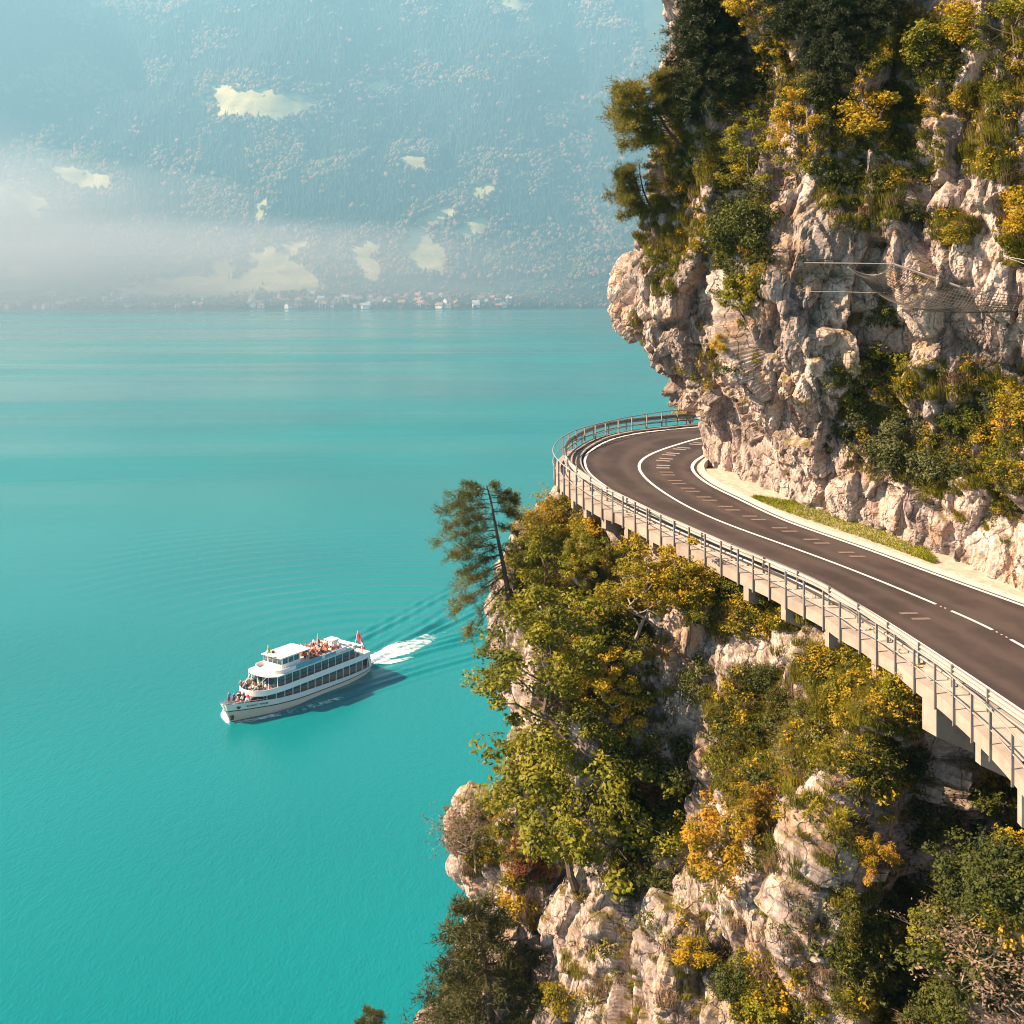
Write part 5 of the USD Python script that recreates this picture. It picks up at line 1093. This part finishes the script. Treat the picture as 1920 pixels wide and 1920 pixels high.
# name and crest on the port bow, lying along the plating
def on_bow(mesh, t0, z0, lift=.03):
    v = mesh.vertices; out = []
    for x, y, z in v:
        t = t0 + x / LEN; zz_ = z0 + y; p_ = hull_pt(np.array(t), np.array(zz_ + float(Ztop(t) - Ztop(t0)) * .75), 1); out.append(p_ + np.array([.25, 1, 0]) * (lift + z))
    return trimesh.Trimesh(np.array(out), mesh.faces, process=False)
nm = meshkit.text_mesh('STADT THUN', .44, .02, True)
obj('ship_name', on_bow(nm, .075, 2.95), BBLACK, boat)
cr = trimesh.creation.extrude_polygon(Polygon([(-.3, .38), (.3, .38), (.3, -.05), (0, -.42), (-.3, -.05)]), .02, engine='earcut')
obj('crest', on_bow(cr, .045, 3.15), plain('crest_dark', (.10, .02, .02), .6), boat)
# flags: hanging cloths, each a thing of its own
def cloth(x0, z_top, w, h, folds, mats, name, label, droop=.0, y0=0.0, lean=0.0):
    fl = xf(name, None, BM, label=label, cat='flag')
    nu, nv = 12, 14; U_, V_ = np.meshgrid(np.linspace(0, 1, nu), np.linspace(0, 1, nv), indexing='ij')
    uw = U_ * w * (.25 + .75 * V_ * droop + .75 * (1 - droop)); X = x0 - uw * .4; Y = y0 + uw * .85 + .18 * np.sin(U_ * folds * 6.28 + V_ * 2) * (.3 + V_); Z = z_top - V_ * h - U_ * droop * .35 * h
    v = np.c_[X.ravel(), Y.ravel(), Z.ravel()]; f = grid_faces(nu, nv); c = np.c_[U_.ravel(), V_.ravel()][f].mean(1)
    return fl, v, f, c
fl, v, f, c = cloth(tX(.917), 10.1, 2.3, 4.6, 1.2, None, 'stern_flag', 'large red flag with a white cross hanging at the stern of the boat', .9)
cross = ((np.abs(c[:, 0] - .5) < .12) & (np.abs(c[:, 1] - .5) < .30)) | ((np.abs(c[:, 1] - .5) < .11) & (np.abs(c[:, 0] - .5) < .32))
obj('cloth', trimesh.Trimesh(v, f[~cross], process=False), RED, fl); obj('cross', trimesh.Trimesh(v, f[cross], process=False), FWHITE, fl)
fl, v, f, c = cloth(tX(.603), 11.9, .8, 1.5, 1, None, 'mast_flag', 'small red and white flag on the mast amidships', .7)
obj('cloth', trimesh.Trimesh(v, f[c[:, 1] < .6], process=False), RED, fl); obj('lower_stripe', trimesh.Trimesh(v, f[c[:, 1] >= .6], process=False), FWHITE, fl)
fl, v, f, c = cloth(tX(.248), 14.2, .8, 1.5, 1, None, 'pennant', 'small yellow green pennant on the foremast', .7); obj('cloth', trimesh.Trimesh(v, f, process=False), FYEL, fl)

# passengers
def limb_body(J, B, ref=.06, it=3):
    m = None
    for a, b in B:
        (pa, ra), (pb, rb) = J[a], J[b]
        h = m3.Manifold.batch_hull([m3.Manifold.sphere(ra, 10).translate(pa), m3.Manifold.sphere(rb, 10).translate(pb)])
        m = h if m is None else m + h
    mm = m.to_mesh(); t = trimesh.Trimesh(mm.vert_properties[:, :3], mm.tri_verts); trimesh.smoothing.filter_taubin(t, iterations=it); return t
def person_parts(sit, grow_=0.0, only=None):
    hz_ = .50 if sit else .92; g = grow_
    J = {'pel': ((0, 0, hz_), .15 + g), 'waist': ((0, 0, hz_ + .2), .14 + g), 'chest': ((.0, 0, hz_ + .40), .16 + g), 'neck': ((.01, 0, hz_ + .56), .06 + g * .4), 'head': ((.03, 0, hz_ + .70), .105), 'chin': ((.07, 0, hz_ + .63), .06), 'nose': ((.14, 0, hz_ + .69), .018)}
    for s, n in ((1, 'l'), (-1, 'r')):
        J[n + 'sh'] = ((0, s * .19, hz_ + .47), .075 + g); J[n + 'el'] = ((.05, s * .27, hz_ + .22), .05 + g); J[n + 'wr'] = ((.26, s * .20, hz_ + .14), .037 + g * .6); J[n + 'hand'] = ((.34, s * .17, hz_ + .16), .04); J[n + 'th'] = ((.37, s * .16, hz_ + .19), .018)
        J[n + 'hip'] = ((0, s * .10, hz_ - .02), .115 + g)
        J[n + 'kn'] = ((.44, s * .12, hz_) if sit else (.03, s * .11, .49), .075 + g); J[n + 'an'] = ((.46, s * .12, .08) if sit else (0, s * .11, .08), .05 + g); J[n + 'toe'] = ((.60, s * .13, .05) if sit else (.16, s * .13, .05), .045)
        J[n + 'ear'] = ((.02, s * .105, hz_ + .69), .02)
    top = [('pel', 'waist'), ('waist', 'chest'), ('chest', 'lsh'), ('chest', 'rsh'), ('lsh', 'lel'), ('lel', 'lwr'), ('rsh', 'rel'), ('rel', 'rwr')]
    legs = [('pel', 'lhip'), ('pel', 'rhip'), ('lhip', 'lkn'), ('lkn', 'lan'), ('rhip', 'rkn'), ('rkn', 'ran')]
    rest = [('chest', 'neck'), ('neck', 'head'), ('head', 'chin'), ('head', 'nose'), ('head', 'lear'), ('head', 'rear'), ('lwr', 'lhand'), ('lhand', 'lth'), ('rwr', 'rhand'), ('rhand', 'rth'), ('lan', 'ltoe'), ('ran', 'rtoe')]
    if only == 'top': return limb_body(J, top)
    if only == 'legs': return limb_body(J, legs)
    if only == 'hair':
        h = trimesh.creation.icosphere(2, .118); h.vertices += [0, 0, hz_ + .715]; h.update_faces((h.triangles_center[:, 0] < .06) | (h.triangles_center[:, 2] > hz_ + .77)); return h
    return limb_body(J, top + legs + rest)
SKIN = plain('skin', (.50, .30, .21), .6); DENIM = plain('dark_trousers', (.04, .05, .08), .8)
HAIRS = [plain('dark_hair', (.03, .02, .015), .7), plain('brown_hair', (.12, .07, .035), .7), plain('grey_hair', (.40, .36, .32), .7)]
TOPS = {'red': (.50, .04, .03), 'orange': (.60, .20, .05), 'black': (.025, .025, .03), 'white': (.72, .70, .68), 'blue': (.06, .12, .28), 'pink': (.60, .25, .24)}
PM = {(sit, k): person_parts(sit, g_, k) for sit in (0, 1) for k, g_ in ((None, 0), ('top', .022), ('legs', .02), ('hair', 0))}
pfirst = {}
def passenger(t, y, z, col, sit, where, group, face=None):
    loc = STERN + np.array([*(HEAD * tX(t) + PORT * y), z * .9])
    M = TRS(loc, math.atan2(HEAD[1], HEAD[0]) + (rng.normal() * .9 if face is None else face), rng.uniform(.95, 1.06) * 1.12)
    t_ = dict(label=f'person in {"an" if col[0] in "aeiou" else "a"} {col} top {"sitting" if sit else "standing"} {where}', cat='person', group=group + (f', {col} tops, ' + ('sitting' if sit else 'standing')))
    if (col, sit) in pfirst: return copy(pfirst[col, sit], M, 'person', **t_)
    p_ = pfirst[col, sit] = xf('person', None, M, **t_)
    obj('body', PM[sit, None], SKIN, p_, True); obj('clothing', PM[sit, 'top'], TOPM[col], p_, True); obj('trousers', PM[sit, 'legs'], DENIM, p_, True); obj('hair', PM[sit, 'hair'], HAIRS[len(pfirst) % 3], p_, True)
TOPM = {k: plain(f'{k}_top', v_, .8) for k, v_ in TOPS.items()}
rng = np.random.default_rng(12)
def crowd(n, t0, t1, w, z, cols, where, group, psit=.5):
    for k in range(n):
        t = t0 + (t1 - t0) * (k + .5) / n; y = w * (2 * ((k * .618) % 1) - 1); zf = z(t) if callable(z) else z
        passenger(t, y, zf, cols[rng.integers(len(cols))], int(rng.random() < psit), where, group)
zmain = lambda t: float(Ztop(t)) - .95
crowd(28, .03, .17, 1.9, lambda t: zmain(t) + .25, ['white', 'pink', 'black', 'blue', 'red', 'white'], 'on the open bow deck of the boat', 'passengers on the bow deck', .35)
crowd(14, .125, .205, 2.9, 4.9, ['black', 'black', 'white', 'pink', 'blue'], 'at the front of the upper deck of the boat', 'passengers at the front of the upper deck', .3)
crowd(44, .49, .695, 3.2, 8.36, ['red', 'orange', 'orange', 'black', 'red', 'pink', 'white'], 'on the open top deck of the boat', 'passengers on the top deck', .45)
crowd(16, .925, .98, 2.6, lambda t: zmain(t) + .1, ['black', 'red', 'pink', 'black', 'orange'], 'on the open stern deck of the boat', 'passengers on the stern deck', .3)
seatm = obj('deck_bench', cat([box((tX(t_), s * 1.9, 8.62), (.4, 3.0, .5)) for t_ in np.linspace(.52, .68, 6) for s in (-1, 1)]), plain('orange_bench', (.45, .13, .05), .7), boat)

# wake foam: broken white water lying on the surface
FOAM = usdkit.material(stage, '/World/Looks/foam', {
    'g': ('geometry', {}), 'a': ('attribute', {'attribute': 'thick'}), 'mp': ('mapping', {'scale': (.28, .6, 1), 'rotation': (0, 0, .5)}), 'n': ('noise_texture', {'scale': 1.0, 'detail': 7.0, 'roughness': .68, 'distortion': 1.2}),
    's': ('math', {'math_type': 'add'}), 'r': ('map_range', {'from_min': .92, 'from_max': 1.25, 'clamp': True}),
    't': ('transparent_bsdf', {'color': (1, 1, 1)}), 'd': ('diffuse_bsdf', {'color': (.80, .84, .82)}), 'm': ('mix_closure', {})},
    [('g.position', 'mp.vector'), ('mp.vector', 'n.vector'), ('n.fac', 's.value1'), ('a.fac', 's.value2'), ('s.value', 'r.value'), ('r.result', 'm.fac'), ('t.BSDF', 'm.closure1'), ('d.BSDF', 'm.closure2')], surface='m.closure')
def on_water(L): L = np.asarray(L, float); Y = CZ * F / (L[:, 1] - HZ); return np.c_[(L[:, 0] - 960) / F * Y, Y]
foam_parts = []
def foam(up, lo, th, n=160, m=14):
    a, b = (resample(smooth_curve(on_water(x), 300), n) for x in (up, lo)); w = np.linspace(0, 1, m)
    p_ = a[:, None] * (1 - w)[None, :, None] + b[:, None] * w[None, :, None]; s = np.linspace(0, 1, n)
    edge = np.minimum(1, np.minimum(w, 1 - w) * 5)[None]; tk = np.interp(s, *th)[:, None] * edge + .15 * (edge - 1)
    foam_parts.append((np.dstack([p_, np.broadcast_to(wake_height(p_[..., 0], p_[..., 1])[..., None] + .06, p_.shape[:2] + (1,))]).reshape(-1, 3), grid_faces(n, m), tk.ravel()))
foam([(688, 1226), (712, 1213), (745, 1199), (790, 1187), (870, 1170)], [(690, 1249), (730, 1244), (775, 1230), (815, 1208), (875, 1184)], ([0, .08, .35, .7, 1], [.62, .68, .58, .40, .2]))
foam([(690, 1243), (730, 1238), (790, 1226)], [(690, 1250), (730, 1245), (792, 1230)], ([0, .5, 1], [.75, .65, .2]))
foam([(414, 1330), (411, 1342), (420, 1354)], [(434, 1330), (432, 1350), (434, 1362)], ([0, .5, 1], [.55, .8, .4]))
foam([(440, 1352), (490, 1343), (545, 1332), (605, 1316), (672, 1298)], [(446, 1359), (495, 1350), (548, 1338), (607, 1321), (673, 1302)], ([0, .2, .4, .8, 1], [.45, .62, .42, .5, .25]))
o = 0; vs, fs, ks = [], [], []
for v, f, k in foam_parts: vs.append(v); fs.append(f + o); ks.append(k); o += len(v)
fm = usdkit.mesh(stage, path('wake_foam'), trimesh.Trimesh(np.vstack(vs), np.vstack(fs), process=False), FOAM); tag(fm.GetPrim(), 'white churned foam trailing behind the boat and at its bow', 'foam', None, 'stuff')
UsdGeom.PrimvarsAPI(fm).CreatePrimvar('thick', Sdf.ValueTypeNames.FloatArray, 'vertex').Set(Vt.FloatArray.FromNumpy(np.concatenate(ks).astype(np.float32)))

# ------------------------------------------------------------------ rockfall net, its cables and the mirror-like disc on the wall
net = xf('rockfall_net', None, label='sagging wire rockfall net held out from the grey rock wall by cables', cat='net')
def W3(px, py, dy=0.0):
    p_, n_ = pick(px, py); return P(px, py, p_[1] - dy)
WIRE = plain('net_wire', (.05, .045, .04), .7, .2); CABLE = plain('pale_cable', (.30, .26, .22), .6)
outer = np.array([W3(1590, 502, 1.6), W3(1625, 532, 2.6), W3(1665, 562, 3.0), W3(1725, 578, 3.0), W3(1800, 577, 2.8), W3(1890, 568, 1.4)])
inner = np.array([W3(1672, 495, 1.2), W3(1705, 503, 1.0), W3(1745, 517, .7), W3(1790, 535, .5), W3(1850, 548, .4), W3(1915, 556, .3)])
oc, ic = CubicSpline(np.arange(6), outer)(np.linspace(0, 5, 52)), CubicSpline(np.arange(6), inner)(np.linspace(0, 5, 52))
S_ = np.linspace(0, 1, 18)[None, :, None]; NS = oc[:, None] * (1 - S_) + ic[:, None] * S_; NS[..., 2] -= .55 * np.sin(S_[..., 0] * np.pi)
obj('mesh_wire', cat([tube(NS[i], .015, 3, False) for i in range(52)] + [tube(NS[:, j], .015, 3, False) for j in range(18)]), WIRE, net)
obj('edge_rope', tube(oc, .02, 5), WIRE, net); obj('edge_rope', tube(ic, .02, 5), WIRE, net)
obj('strut', tube([inner[0] + [0, 0, .03], W3(1800, 538, .7)], .06, 6), STEEL_D, net)
top_sag = CubicSpline([0, .5, 1], np.array([W3(1590, 501, 1.6), W3(1640, 516, 1.5), W3(1674, 494, 1.2)]))(np.linspace(0, 1, 14)); obj('edge_rope', tube(top_sag, .026, 5), CABLE, net)
for a_, b_ in (((1508, 493), (1674, 494)), ((1505, 546), (1660, 549)), ((1880, 480), (1990, 520)), ((1880, 480), (1990, 500))):
    obj('cable', tube([W3(*a_, .25), W3(*b_, .8)], .018, 5), CABLE, net)
